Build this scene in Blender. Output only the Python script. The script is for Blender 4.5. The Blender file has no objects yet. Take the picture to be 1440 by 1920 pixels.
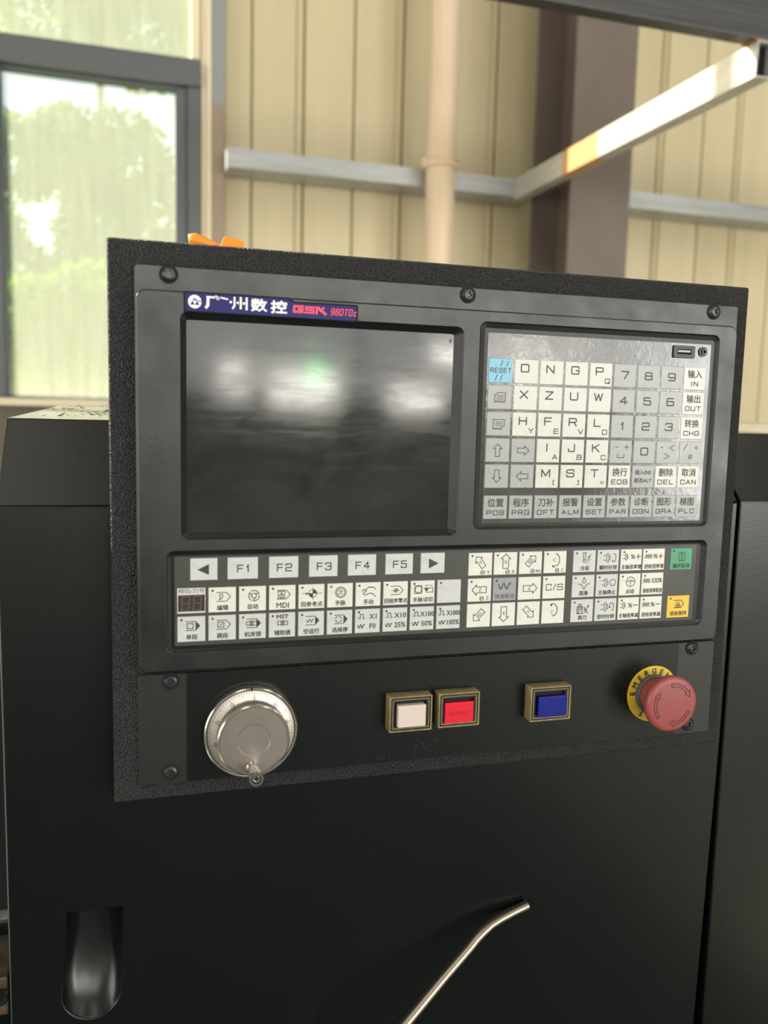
import bpy, bmesh, math, random
from mathutils import Vector, Matrix
random.seed(7)
sc = bpy.context.scene
COL = sc.collection
PI = math.pi

# ------------------------------------------------------------------ camera
CAM = Vector((0.00424, -0.52044, 0.16244))
cd = bpy.data.cameras.new('camera')
cam = bpy.data.objects.new('camera', cd); COL.objects.link(cam)
rt, dn, fw = Vector((0.9604, -0.27758, 0.02417)), Vector((-0.00862, -0.11631, -0.99318)), Vector((0.2785, 0.95364, -0.1141))
cam.matrix_world = Matrix(((rt.x, -dn.x, -fw.x, CAM.x), (rt.y, -dn.y, -fw.y, CAM.y), (rt.z, -dn.z, -fw.z, CAM.z), (0, 0, 0, 1)))
cd.sensor_fit = 'HORIZONTAL'; cd.sensor_width = 36.0
cd.lens = 1557.06 / 1440 * 36.0
cd.clip_start = 0.02; cd.clip_end = 200
cd.dof.use_dof = True; cd.dof.focus_distance = 0.60; cd.dof.aperture_fstop = 8.5
sc.camera = cam

# ------------------------------------------------------------------ view
sc.view_settings.view_transform = 'Standard'; sc.view_settings.look = 'None'
sc.view_settings.gamma = 1.0; sc.view_settings.use_curve_mapping = False
sc.view_settings.exposure = 0.0

# ------------------------------------------------------------------ sky, sun, daylight
SUN_AZ, SUN_EL = math.radians(64), math.radians(30)      # azimuth measured to the left of +Y
w = bpy.data.worlds.new('sky'); sc.world = w; w.use_nodes = True
nt = w.node_tree; nt.nodes.clear()
wo = nt.nodes.new('ShaderNodeOutputWorld'); bg = nt.nodes.new('ShaderNodeBackground')
sky = nt.nodes.new('ShaderNodeTexSky'); sky.sky_type = 'NISHITA'; sky.sun_disc = False
sky.sun_elevation = SUN_EL; sky.sun_rotation = -SUN_AZ; sky.air_density = 1.0; sky.dust_density = 7.0; sky.altitude = 50
bg.inputs['Strength'].default_value = 0.26
nt.links.new(sky.outputs[0], bg.inputs[0]); nt.links.new(bg.outputs[0], wo.inputs[0])
sd = bpy.data.lights.new('sun', 'SUN'); sd.energy = 14.0; sd.color = (1.0, 0.91, 0.76); sd.angle = math.radians(0.6)
sun = bpy.data.objects.new('sun', sd); COL.objects.link(sun)
sdir = Vector((-math.sin(SUN_AZ) * math.cos(SUN_EL), math.cos(SUN_AZ) * math.cos(SUN_EL), math.sin(SUN_EL)))
sun.rotation_euler = sdir.to_track_quat('Z', 'Y').to_euler(); sun.location = (-6, 8, 6)

def area(name, loc, aim, sx, sy, power, color=(1, 1, 1)):
    d = bpy.data.lights.new(name, 'AREA'); d.shape = 'RECTANGLE'; d.size = sx; d.size_y = sy; d.energy = power; d.color = color
    o = bpy.data.objects.new(name, d); COL.objects.link(o); o.location = loc
    o.rotation_euler = (Vector(loc) - Vector(aim)).to_track_quat('Z', 'Y').to_euler()
    return o
HALL_BACK, CEIL, FLOOR = -8.0, 4.3, -1.2
for k, x in enumerate((-0.9, 3.1, 6.6)):                    # unseen overhead area lamps, added to brighten the hall
    area('overhead_fill', (x, -2.6, CEIL - 0.03), (x, -2.6, 0), 1.1, 6.0, 42, (1.0, 0.95, 0.84))
area('doorway_daylight', (6.9, HALL_BACK - 0.2, 0.4), (6.9, 0, 0.4), 2.1, 3.1, 330, (1.0, 0.98, 0.94))
area('left_fill', (-7.25, -3.4, 0.7), (0, -3.4, 0.7), 7.0, 3.6, 380, (1.0, 0.97, 0.91))  # unseen lamp added on the left to light bezel walls and left-facing edges
area('window_band_daylight', (1.65, HALL_BACK - 0.16, 1.52), (1.65, 0, 1.52), 8.3, 2.3, 310, (1.0, 0.97, 0.91))
for x, z, a, b, p in ((0.90, 0.50, 0.30, 0.44, 8), (1.62, 0.42, 0.72, 0.40, 24), (2.85, 0.36, 0.62, 0.30, 16), (4.25, 0.36, 0.5, 0.26, 9), (3.35, 0.86, 0.66, 0.24, 15), (4.35, 0.90, 0.75, 0.24, 17)):   # clear lights low in the band
    area('clear_pane_daylight', (x, HALL_BACK - 0.10, z), (x, 0, z), a, b, p, (1.0, 0.94, 0.84))
area('green_signal_lamp', (1.66, HALL_BACK + 0.3, 0.58), (1.66, 0, 0.58), 0.14, 0.2, 3, (0.08, 1.0, 0.25))

# ------------------------------------------------------------------ materials
def nd(nt, t, **kw):
    n = nt.nodes.new(t)
    for k, v in kw.items():
        if k in n.inputs.keys(): n.inputs[k].default_value = v
        else: setattr(n, k, v)
    return n
def mat(name, col, rough=0.5, metal=0.0, bump=0.0, bscale=300.0, var=0.0, vscale=8.0, spec=0.5, col2=None, stretch=None, rvar=0.0, coat=0.0):
    m = bpy.data.materials.new(name); m.use_nodes = True; t = m.node_tree; p = t.nodes['Principled BSDF']
    p.inputs['Base Color'].default_value = (*col, 1); p.inputs['Roughness'].default_value = rough
    p.inputs['Metallic'].default_value = metal; p.inputs['Specular IOR Level'].default_value = spec
    p.inputs['Coat Weight'].default_value = coat; p.inputs['Coat Roughness'].default_value = 0.12
    tc = nd(t, 'ShaderNodeTexCoord'); mp = nd(t, 'ShaderNodeMapping')
    if stretch: mp.inputs['Scale'].default_value = stretch
    t.links.new(tc.outputs['Object'], mp.inputs[0])
    if var or col2 or rvar:
        n = nd(t, 'ShaderNodeTexNoise', Scale=vscale, Detail=6.0, Roughness=0.62); t.links.new(mp.outputs[0], n.inputs['Vector'])
        if var or col2:
            c2 = col2 or tuple(max(0, c * (1 - var)) for c in col); c1 = col if col2 else tuple(min(1, c * (1 + var)) for c in col)
            rp = nd(t, 'ShaderNodeValToRGB'); rp.color_ramp.elements[0].position = 0.36; rp.color_ramp.elements[1].position = 0.64
            rp.color_ramp.elements[0].color = (*c2, 1); rp.color_ramp.elements[1].color = (*c1, 1)
            t.links.new(n.outputs['Fac'], rp.inputs[0]); t.links.new(rp.outputs[0], p.inputs['Base Color'])
        if rvar:
            mr = nd(t, 'ShaderNodeMapRange'); mr.inputs['From Min'].default_value = 0.3; mr.inputs['From Max'].default_value = 0.7
            mr.inputs['To Min'].default_value = max(0.03, rough - rvar); mr.inputs['To Max'].default_value = rough + rvar
            t.links.new(n.outputs['Fac'], mr.inputs['Value']); t.links.new(mr.outputs[0], p.inputs['Roughness'])
    if bump:
        n2 = nd(t, 'ShaderNodeTexNoise', Scale=bscale, Detail=2.0); b = nd(t, 'ShaderNodeBump', Strength=min(1.0, bump), Distance=0.001 * max(1.0, bump))
        t.links.new(mp.outputs[0], n2.inputs['Vector']); t.links.new(n2.outputs['Fac'], b.inputs['Height']); t.links.new(b.outputs[0], p.inputs['Normal'])
    m.diffuse_color = (*col, 1)
    return m
M = {}
M['cabinet'] = mat('cabinet_paint', (0.0030, 0.0042, 0.0040), 0.27, bump=0.05, bscale=420, rvar=0.04, vscale=3, spec=0.36)
M['console'] = mat('pebbled_black_paint', (0.030, 0.030, 0.034), 0.25, bump=3.0, bscale=900, col2=(0.002, 0.002, 0.0025), vscale=900)  # lighter speckle in the colour paints glints on the pebbles
M['unit'] = mat('grey_black_moulding', (0.009, 0.0105, 0.0105), 0.33, bump=0.05, bscale=900, rvar=0.09, vscale=22)
M['plate'] = mat('operator_plate_paint', (0.010, 0.0115, 0.011), 0.40, bump=0.05, bscale=700)
M['film_dark'] = mat('dark_overlay_film', (0.003, 0.0046, 0.0042), 0.30, spec=0.35, bump=0.1, bscale=900)
M['film'] = mat('grey_overlay_film', (0.070, 0.072, 0.070), 0.16, rvar=0.08, vscale=40, spec=0.6, bump=0.11, bscale=260)
M['film_strip'] = mat('matt_grey_overlay_film', (0.050, 0.052, 0.047), 0.36, rvar=0.06, vscale=40, spec=0.4)
M['black'] = mat('black_plastic', (0.010, 0.010, 0.011), 0.35)
M['gap'] = mat('matt_black_and_recess_shade', (0.004, 0.004, 0.004), 0.8)  # matt black of dark parts; also paints the shade inside openings
M['screw'] = mat('blackened_screw', (0.055, 0.055, 0.058), 0.32, metal=0.7)
M['key_white'] = mat('key_white', (0.60, 0.60, 0.55), 0.30, var=0.04, vscale=120, rvar=0.08)
M['key_strip'] = mat('key_pale_grey', (0.56, 0.57, 0.56), 0.30, var=0.04, vscale=120, rvar=0.08)
M['key_grey'] = mat('key_light_grey', (0.34, 0.35, 0.345), 0.30, var=0.04, vscale=120, rvar=0.08)
M['key_bright'] = mat('key_ivory', (0.69, 0.69, 0.63), 0.30, var=0.03, vscale=120, rvar=0.08)
M['key_mid'] = mat('key_mid_grey', (0.30, 0.31, 0.32), 0.30, var=0.04, vscale=120)
M['key_blue'] = mat('key_sky_blue', (0.16, 0.45, 0.62), 0.30)
M['key_green'] = mat('key_green', (0.03, 0.28, 0.13), 0.30)
M['key_yellow'] = mat('key_yellow', (0.80, 0.50, 0.04), 0.30)
M['ink'] = mat('dark_ink', (0.030, 0.030, 0.028), 0.5)
M['ink_red'] = mat('red_ink', (0.75, 0.03, 0.07), 0.4)
M['ink_white'] = mat('white_ink', (0.85, 0.85, 0.82), 0.4)
M['ink_darkred'] = mat('dark_red_ink', (0.30, 0.004, 0.012), 0.5)
M['name_blue'] = mat('nameplate_blue', (0.024, 0.024, 0.15), 0.5, spec=0.2)
M['brass'] = mat('aged_ivory_bezel', (0.30, 0.23, 0.10), 0.45, col2=(0.18, 0.14, 0.07), vscale=180)
M['cap_white'] = mat('ivory_button_cap', (0.66, 0.56, 0.50), 0.35)
M['cap_red'] = mat('red_button_cap', (0.72, 0.006, 0.030), 0.25)
M['cap_blue'] = mat('blue_button_cap', (0.003, 0.007, 0.19), 0.3, spec=0.3)
M['es_red'] = mat('emergency_red', (0.29, 0.062, 0.058), 0.40)
M['es_yellow'] = mat('emergency_yellow', (0.62, 0.42, 0.03), 0.45, var=0.1, vscale=60)
M['steel'] = mat('brushed_steel', (0.56, 0.51, 0.45), 0.42, metal=0.7, bump=0.05, bscale=900)
M['steel_face'] = mat('satin_steel_face', (0.29, 0.255, 0.23), 0.40, metal=0.75, rvar=0.05, vscale=30)
M['chrome'] = mat('polished_steel', (0.62, 0.58, 0.52), 0.18, metal=1.0)
M['rod'] = mat('stainless_tube', (0.33, 0.29, 0.24), 0.34, metal=1.0, stretch=(20, 20, 20))
M['orange'] = mat('orange_plastic', (0.90, 0.28, 0.02), 0.4)
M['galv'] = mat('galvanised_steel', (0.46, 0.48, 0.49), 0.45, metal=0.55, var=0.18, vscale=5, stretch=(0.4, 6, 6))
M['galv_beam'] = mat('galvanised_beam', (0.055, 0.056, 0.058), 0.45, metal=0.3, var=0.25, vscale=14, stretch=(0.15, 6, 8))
M['column'] = mat('column_red_oxide_grey', (0.150, 0.118, 0.098), 0.55, var=0.10, vscale=3)
M['pvc'] = mat('cream_pvc', (0.76, 0.60, 0.44), 0.35, var=0.03, vscale=2)
M['wall'] = mat('cream_sheet', (0.63, 0.55, 0.355), 0.42, var=0.05, vscale=1.5, stretch=(6, 1, 0.3))
M['wall_low'] = mat('brown_grey_render', (0.17, 0.14, 0.11), 0.8, var=0.15, vscale=4)
M['joint'] = mat('joint_brown', (0.16, 0.14, 0.10), 0.7)  # brown wall core that shows in the joints between sheets
M['frame'] = mat('window_frame_grey', (0.115, 0.125, 0.135), 0.45)
M['trim'] = mat('cream_trim', (0.78, 0.70, 0.52), 0.5)
M['floor_dark'] = mat('dark_green_reflected_floor', (0.020, 0.034, 0.028), 0.6, var=0.2, vscale=1.5)
M['floor'] = mat('concrete_floor', (0.56, 0.54, 0.46), 0.55, var=0.2, vscale=1.5)
M['hall'] = mat('hall_wall_grey', (0.30, 0.29, 0.26), 0.7, var=0.08, vscale=1)
M['ceil'] = mat('roof_sheet', (0.34, 0.33, 0.29), 0.7)
M['grass'] = mat('grass_ground', (0.10, 0.16, 0.04), 0.9, var=0.4, vscale=2)
M['bark'] = mat('bark', (0.10, 0.08, 0.06), 0.9, var=0.3, vscale=10)
M['chip'] = mat('steel_chip', (0.20, 0.16, 0.13), 0.4, metal=0.6)
M['dust'] = mat('grey_dust', (0.45, 0.44, 0.40), 0.9, var=0.2, vscale=60)
M['blockmetal'] = mat('worn_iron', (0.22, 0.16, 0.10), 0.5, metal=0.4, col2=(0.10, 0.07, 0.05), vscale=60)

def cabinet_dust(m):                      # dust lies on every upward face of the cabinet
    t = m.node_tree; p = t.nodes['Principled BSDF']; g = nd(t, 'ShaderNodeNewGeometry'); s = nd(t, 'ShaderNodeSeparateXYZ')
    t.links.new(g.outputs['Normal'], s.inputs[0])
    mr = nd(t, 'ShaderNodeMapRange'); mr.inputs['From Min'].default_value = 0.86; mr.inputs['From Max'].default_value = 0.98
    t.links.new(s.outputs['Z'], mr.inputs['Value'])
    tc = nd(t, 'ShaderNodeTexCoord'); n = nd(t, 'ShaderNodeTexNoise', Scale=60.0, Detail=5.0); t.links.new(tc.outputs['Object'], n.inputs['Vector'])
    r = nd(t, 'ShaderNodeMapRange'); r.inputs['From Min'].default_value = 0.3; r.inputs['From Max'].default_value = 0.6
    r.inputs['To Min'].default_value = 0.55
    t.links.new(n.outputs['Fac'], r.inputs['Value'])
    mu = nd(t, 'ShaderNodeMath', operation='MULTIPLY'); t.links.new(mr.outputs[0], mu.inputs[0]); t.links.new(r.outputs[0], mu.inputs[1])
    mx = nd(t, 'ShaderNodeMix', data_type='RGBA'); mx.inputs[6].default_value = p.inputs['Base Color'].default_value; mx.inputs[7].default_value = (0.42, 0.40, 0.36, 1)
    t.links.new(mu.outputs[0], mx.inputs[0]); t.links.new(mx.outputs[2], p.inputs['Base Color'])
cabinet_dust(M['cabinet'])

def glass_mat():                          # dusty, rain-streaked pane
    m = bpy.data.materials.new('dusty_glass'); m.use_nodes = True; t = m.node_tree; t.nodes.clear()
    o = nd(t, 'ShaderNodeOutputMaterial'); tr = nd(t, 'ShaderNodeBsdfTransparent'); tl = nd(t, 'ShaderNodeBsdfTranslucent'); gl = nd(t, 'ShaderNodeBsdfGlossy', Roughness=0.3)
    tr.inputs[0].default_value = (0.96, 0.98, 0.94, 1); tl.inputs[0].default_value = (0.80, 0.86, 0.72, 1)
    tc = nd(t, 'ShaderNodeTexCoord'); mp = nd(t, 'ShaderNodeMapping'); mp.inputs['Scale'].default_value = (14, 1, 1.2)
    n = nd(t, 'ShaderNodeTexNoise', Scale=3.0, Detail=5.0); t.links.new(tc.outputs['Object'], mp.inputs[0]); t.links.new(mp.outputs[0], n.inputs['Vector'])
    mr = nd(t, 'ShaderNodeMapRange'); mr.inputs['To Min'].default_value = 0.13; mr.inputs['To Max'].default_value = 0.25; t.links.new(n.outputs['Fac'], mr.inputs['Value'])
    a = nd(t, 'ShaderNodeMixShader'); t.links.new(mr.outputs[0], a.inputs[0]); t.links.new(tr.outputs[0], a.inputs[1]); t.links.new(tl.outputs[0], a.inputs[2])
    b = nd(t, 'ShaderNodeMixShader'); b.inputs[0].default_value = 0.008; t.links.new(a.outputs[0], b.inputs[1]); t.links.new(gl.outputs[0], b.inputs[2])
    t.links.new(b.outputs[0], o.inputs[0]); return m
M['glass'] = glass_mat()

def lcd_mat():                            # switched-off screen, smeared with grease and dust
    m = mat('smeared_screen', (0.008, 0.009, 0.009), 0.22); t = m.node_tree; p = t.nodes['Principled BSDF']
    tc = nd(t, 'ShaderNodeTexCoord')
    mp = nd(t, 'ShaderNodeMapping'); mp.inputs['Scale'].default_value = (6, 1, 30); mp.inputs['Rotation'].default_value = (0, 0.12, 0)
    n = nd(t, 'ShaderNodeTexNoise', Scale=4.0, Detail=8.0, Roughness=0.7, Distortion=0.6); t.links.new(tc.outputs['Object'], mp.inputs[0]); t.links.new(mp.outputs[0], n.inputs['Vector'])
    n2 = nd(t, 'ShaderNodeTexNoise', Scale=16.0, Detail=6.0, Roughness=0.6, Distortion=1.0); t.links.new(tc.outputs['Object'], n2.inputs['Vector'])
    mr = nd(t, 'ShaderNodeMapRange'); mr.inputs['From Min'].default_value = 0.3; mr.inputs['From Max'].default_value = 0.7; mr.inputs['To Min'].default_value = 0.05; mr.inputs['To Max'].default_value = 0.14; p.inputs['Specular IOR Level'].default_value = 0.40
    t.links.new(n.outputs['Fac'], mr.inputs['Value']); t.links.new(mr.outputs[0], p.inputs['Roughness'])
    rp = nd(t, 'ShaderNodeValToRGB'); rp.color_ramp.elements[0].position = 0.35; rp.color_ramp.elements[1].position = 0.7
    rp.color_ramp.elements[0].color = (0.014, 0.018, 0.017, 1); rp.color_ramp.elements[1].color = (0.036, 0.038, 0.037, 1)
    t.links.new(n2.outputs['Fac'], rp.inputs[0]); t.links.new(rp.outputs[0], p.inputs['Base Color'])
    return m
M['lcd'] = lcd_mat()

def tube_mat():                           # galvanised tube; orange sunlight painted on it as a band
    m = mat('galvanised_tube_sun_band', (0.50, 0.50, 0.48), 0.5, metal=0.35, var=0.14, vscale=10, stretch=(6, 0.5, 8)); t = m.node_tree; p = t.nodes['Principled BSDF']
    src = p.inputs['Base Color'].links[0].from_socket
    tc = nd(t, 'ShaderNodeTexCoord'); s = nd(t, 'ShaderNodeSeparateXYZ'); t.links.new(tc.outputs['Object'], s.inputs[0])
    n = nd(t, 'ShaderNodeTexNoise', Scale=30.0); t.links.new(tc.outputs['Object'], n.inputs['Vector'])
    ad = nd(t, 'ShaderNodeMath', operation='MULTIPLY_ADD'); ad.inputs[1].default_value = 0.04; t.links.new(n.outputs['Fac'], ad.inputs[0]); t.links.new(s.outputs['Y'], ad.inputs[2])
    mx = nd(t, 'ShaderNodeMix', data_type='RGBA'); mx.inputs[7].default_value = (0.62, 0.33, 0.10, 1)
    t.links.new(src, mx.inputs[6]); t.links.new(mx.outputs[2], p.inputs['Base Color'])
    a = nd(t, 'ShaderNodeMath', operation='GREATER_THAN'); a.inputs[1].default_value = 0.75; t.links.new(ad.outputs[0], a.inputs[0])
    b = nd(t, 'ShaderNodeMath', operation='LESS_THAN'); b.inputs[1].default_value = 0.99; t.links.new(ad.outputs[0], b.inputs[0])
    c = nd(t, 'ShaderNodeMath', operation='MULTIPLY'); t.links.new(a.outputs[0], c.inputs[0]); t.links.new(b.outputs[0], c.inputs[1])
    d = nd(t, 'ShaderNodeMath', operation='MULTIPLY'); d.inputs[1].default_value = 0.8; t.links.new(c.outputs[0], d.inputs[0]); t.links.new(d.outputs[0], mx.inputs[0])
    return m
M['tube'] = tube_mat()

def leaf_mat(name, c, k=0.55):
    m = bpy.data.materials.new(name); m.use_nodes = True; t = m.node_tree; t.nodes.clear()
    o = nd(t, 'ShaderNodeOutputMaterial'); d = nd(t, 'ShaderNodeBsdfDiffuse'); tl = nd(t, 'ShaderNodeBsdfTranslucent'); mx = nd(t, 'ShaderNodeMixShader'); mx.inputs[0].default_value = k
    tc = nd(t, 'ShaderNodeTexCoord'); n = nd(t, 'ShaderNodeTexNoise', Scale=2.5, Detail=3.0); t.links.new(tc.outputs['Object'], n.inputs['Vector'])
    rp = nd(t, 'ShaderNodeValToRGB'); rp.color_ramp.elements[0].position = 0.3; rp.color_ramp.elements[1].position = 0.7
    rp.color_ramp.elements[0].color = (c[0] * 0.6, c[1] * 0.7, c[2] * 0.7, 1); rp.color_ramp.elements[1].color = (min(1, c[0] * 1.3), min(1, c[1] * 1.25), c[2], 1)
    t.links.new(n.outputs['Fac'], rp.inputs[0]); t.links.new(rp.outputs[0], d.inputs[0]); t.links.new(rp.outputs[0], tl.inputs[0])
    t.links.new(d.outputs[0], mx.inputs[1]); t.links.new(tl.outputs[0], mx.inputs[2]); t.links.new(mx.outputs[0], o.inputs[0]); return m
M['leaf_a'] = leaf_mat('leaf_grey_green', (0.065, 0.125, 0.055)); M['leaf_b'] = leaf_mat('leaf_lime', (0.125, 0.24, 0.010)); M['leaf_c'] = leaf_mat('leaf_mid_green', (0.085, 0.17, 0.035))

# ------------------------------------------------------------------ building helpers
ORG = {}
def root(name, loc, label, cat, group=None):
    o = bpy.data.objects.new(name, None); COL.objects.link(o); o.location = loc; o.empty_display_size = 0.05
    o['label'] = label; o['category'] = cat
    if group: o['group'] = group
    ORG[o.name] = Vector(loc); return o
def link(name, me, m, parent=None, loc=None, smooth=False):
    """me is in world coordinates unless loc (world) is given, then it is local to loc"""
    o = bpy.data.objects.new(name, me); COL.objects.link(o)
    if m is not None and not me.materials: me.materials.append(m)
    po = ORG[parent.name] if parent else Vector((0, 0, 0))
    if loc is None:
        if parent: me.transform(Matrix.Translation(-po))
        ORG[o.name] = po.copy()
    else:
        o.location = Vector(loc) - po; ORG[o.name] = Vector(loc)
    if parent: o.parent = parent
    if smooth:
        for p in me.polygons: p.use_smooth = True
    return o
def settle(o):                            # single-mesh thing: put its origin at its base
    vs = [v.co for v in o.data.vertices]
    c = Vector(((min(v.x for v in vs) + max(v.x for v in vs)) / 2, (min(v.y for v in vs) + max(v.y for v in vs)) / 2, min(v.z for v in vs)))
    o.data.transform(Matrix.Translation(-c)); o.location = c; ORG[o.name] = c; return o
def tag(o, label, cat, group=None):
    o['label'] = label; o['category'] = cat
    if group: o['group'] = group
    return o
class MB:
    def __init__(s): s.v = []; s.f = []
    def add(s, v, f):
        b = len(s.v); s.v += [tuple(p) for p in v]; s.f += [tuple(i + b for i in q) for q in f]; return s
    def box(s, x0, x1, y0, y1, z0, z1):
        return s.add([(x0, y0, z0), (x1, y0, z0), (x1, y1, z0), (x0, y1, z0), (x0, y0, z1), (x1, y0, z1), (x1, y1, z1), (x0, y1, z1)],
                     [(0, 3, 2, 1), (4, 5, 6, 7), (0, 1, 5, 4), (1, 2, 6, 5), (2, 3, 7, 6), (3, 0, 4, 7)])
    def prism_x(s, prof, x0, x1):         # profile of (y, z) swept along x
        n = len(prof)
        return s.add([(x0, y, z) for y, z in prof] + [(x1, y, z) for y, z in prof],
                     [tuple(range(n))[::-1], tuple(range(n, 2 * n))] + [(i, (i + 1) % n, n + (i + 1) % n, n + i) for i in range(n)])
    def bar(s, a, b, wv, hv):             # oriented box from a to b with half-vectors
        a, b, wv, hv = Vector(a), Vector(b), Vector(wv), Vector(hv)
        return s.add([a - wv - hv, a + wv - hv, a + wv + hv, a - wv + hv, b - wv - hv, b + wv - hv, b + wv + hv, b - wv + hv],
                     [(0, 3, 2, 1), (4, 5, 6, 7), (0, 1, 5, 4), (1, 2, 6, 5), (2, 3, 7, 6), (3, 0, 4, 7)])
    def lathe_y(s, cx, cz, prof, n=48, sx=1.0, closed_end=True, closed_start=False):  # profile of (r, y) about an axis along y
        b = []
        for r, y in prof:
            b.append([(cx + r * sx * math.cos(2 * PI * k / n), y, cz + r * math.sin(2 * PI * k / n)) for k in range(n)])
        v = [p for ring in b for p in ring]; f = []
        for i in range(len(prof) - 1):
            for k in range(n): f.append((i * n + k, (i + 1) * n + k, (i + 1) * n + (k + 1) % n, i * n + (k + 1) % n))
        if closed_end: f.append(tuple((len(prof) - 1) * n + k for k in range(n))[::-1])
        if closed_start: f.append(tuple(range(n)))
        return s.add(v, f)
    def tube(s, pts, r, n=12, cap=True):
        pts = [Vector(p) for p in pts]; v = []; f = []; up = Vector((0, 1, 0.013))
        for i, p in enumerate(pts):
            d = (pts[min(i + 1, len(pts) - 1)] - pts[max(i - 1, 0)]).normalized()
            a = d.cross(up).normalized(); c = d.cross(a).normalized(); rr = r[i] if isinstance(r, (list, tuple)) else r
            v += [p + rr * (a * math.cos(2 * PI * k / n) + c * math.sin(2 * PI * k / n)) for k in range(n)]
        for i in range(len(pts) - 1):
            for k in range(n): f.append((i * n + k, i * n + (k + 1) % n, (i + 1) * n + (k + 1) % n, (i + 1) * n + k))
        if cap: f += [tuple(range(n))[::-1], tuple((len(pts) - 1) * n + k for k in range(n))]
        return s.add(v, f)
    def mesh(s, name='m', bevel=0.0, seg=2, fix=True, angle=0.6):
        me = bpy.data.meshes.new(name); me.from_pydata(s.v, [], s.f)
        if fix or bevel:
            bm = bmesh.new(); bm.from_mesh(me)
            if fix: bmesh.ops.recalc_face_normals(bm, faces=bm.faces)
            if bevel:
                es = [e for e in bm.edges if len(e.link_faces) == 2 and e.calc_face_angle(0) > angle]
                bmesh.ops.bevel(bm, geom=es, offset=bevel, segments=seg, affect='EDGES', profile=0.6, clamp_overlap=True)
            bm.to_mesh(me); bm.free()
        return me
    def obj(s, name, m, parent=None, loc=None, bevel=0.0, smooth=False, seg=2, fix=True):
        return link(name, s.mesh(name, bevel, seg, fix), m, parent, loc, smooth)

def rrect(x0, x1, z0, z1, r, n=6):
    pts = []
    for cx, cz, a in ((x1 - r, z1 - r, 0), (x0 + r, z1 - r, 90), (x0 + r, z0 + r, 180), (x1 - r, z0 + r, 270)):
        for k in range(n + 1):
            t = math.radians(a + 90 * k / n); pts.append((cx + r * math.cos(t), cz + r * math.sin(t)))
    return pts
def circ(cx, cz, r, n=32, a0=0): return [(cx + r * math.cos(2 * PI * k / n + a0), cz + r * math.sin(2 * PI * k / n + a0)) for k in range(n)]
def plate(loops, yf, yb, bevel=0.0):      # flat plate with holes in the x-z plane, front at yf, back at yb
    c = bpy.data.curves.new('plate', 'CURVE'); c.dimensions = '2D'; c.fill_mode = 'BOTH'
    for L in loops:
        s = c.splines.new('POLY'); s.points.add(len(L) - 1); s.use_cyclic_u = True
        for p, (x, z) in zip(s.points, L): p.co = (x, z, 0, 1)
    th = yb - yf
    c.extrude = max(1e-6, th / 2 - bevel); c.bevel_depth = bevel; c.bevel_resolution = 1; c.offset = -bevel
    o = bpy.data.objects.new('plate', c); COL.objects.link(o)
    dg = bpy.context.evaluated_depsgraph_get(); me = bpy.data.meshes.new_from_object(o.evaluated_get(dg))
    bpy.data.objects.remove(o); bpy.data.curves.remove(c)
    ym = (yf + yb) / 2
    for v in me.vertices: v.co = (v.co.x, ym - v.co.z, v.co.y)
    me.materials.clear(); return me
def funnel(mb, L0, y0, L1, y1):
    n = len(L0)
    mb.add([(x, y0, z) for x, z in L0] + [(x, y1, z) for x, z in L1], [(i, (i + 1) % n, n + (i + 1) % n, n + i) for i in range(n)])

# text: every string is filled once from the built-in typeface
_tc = bpy.data.curves.new('lettering', 'FONT'); _tc.resolution_u = 2
_to = bpy.data.objects.new('lettering', _tc); COL.objects.link(_to); _cache = {}
def glyphs(s, bold=0.0):
    if (s, bold) in _cache: return _cache[(s, bold)]
    _tc.body = s; _tc.offset = bold
    bpy.context.view_layer.update()
    dg = bpy.context.evaluated_depsgraph_get(); me = bpy.data.meshes.new_from_object(_to.evaluated_get(dg))
    v = [(p.co.x, p.co.y) for p in me.vertices]; f = [tuple(p.vertices) for p in me.polygons]; bpy.data.meshes.remove(me)
    x0, x1 = min(p[0] for p in v), max(p[0] for p in v); z0, z1 = min(p[1] for p in v), max(p[1] for p in v)
    _cache[(s, bold)] = ([(p[0] - (x0 + x1) / 2, p[1] - (z0 + z1) / 2) for p in v], f, x1 - x0, z1 - z0)
    return _cache[(s, bold)]
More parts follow.
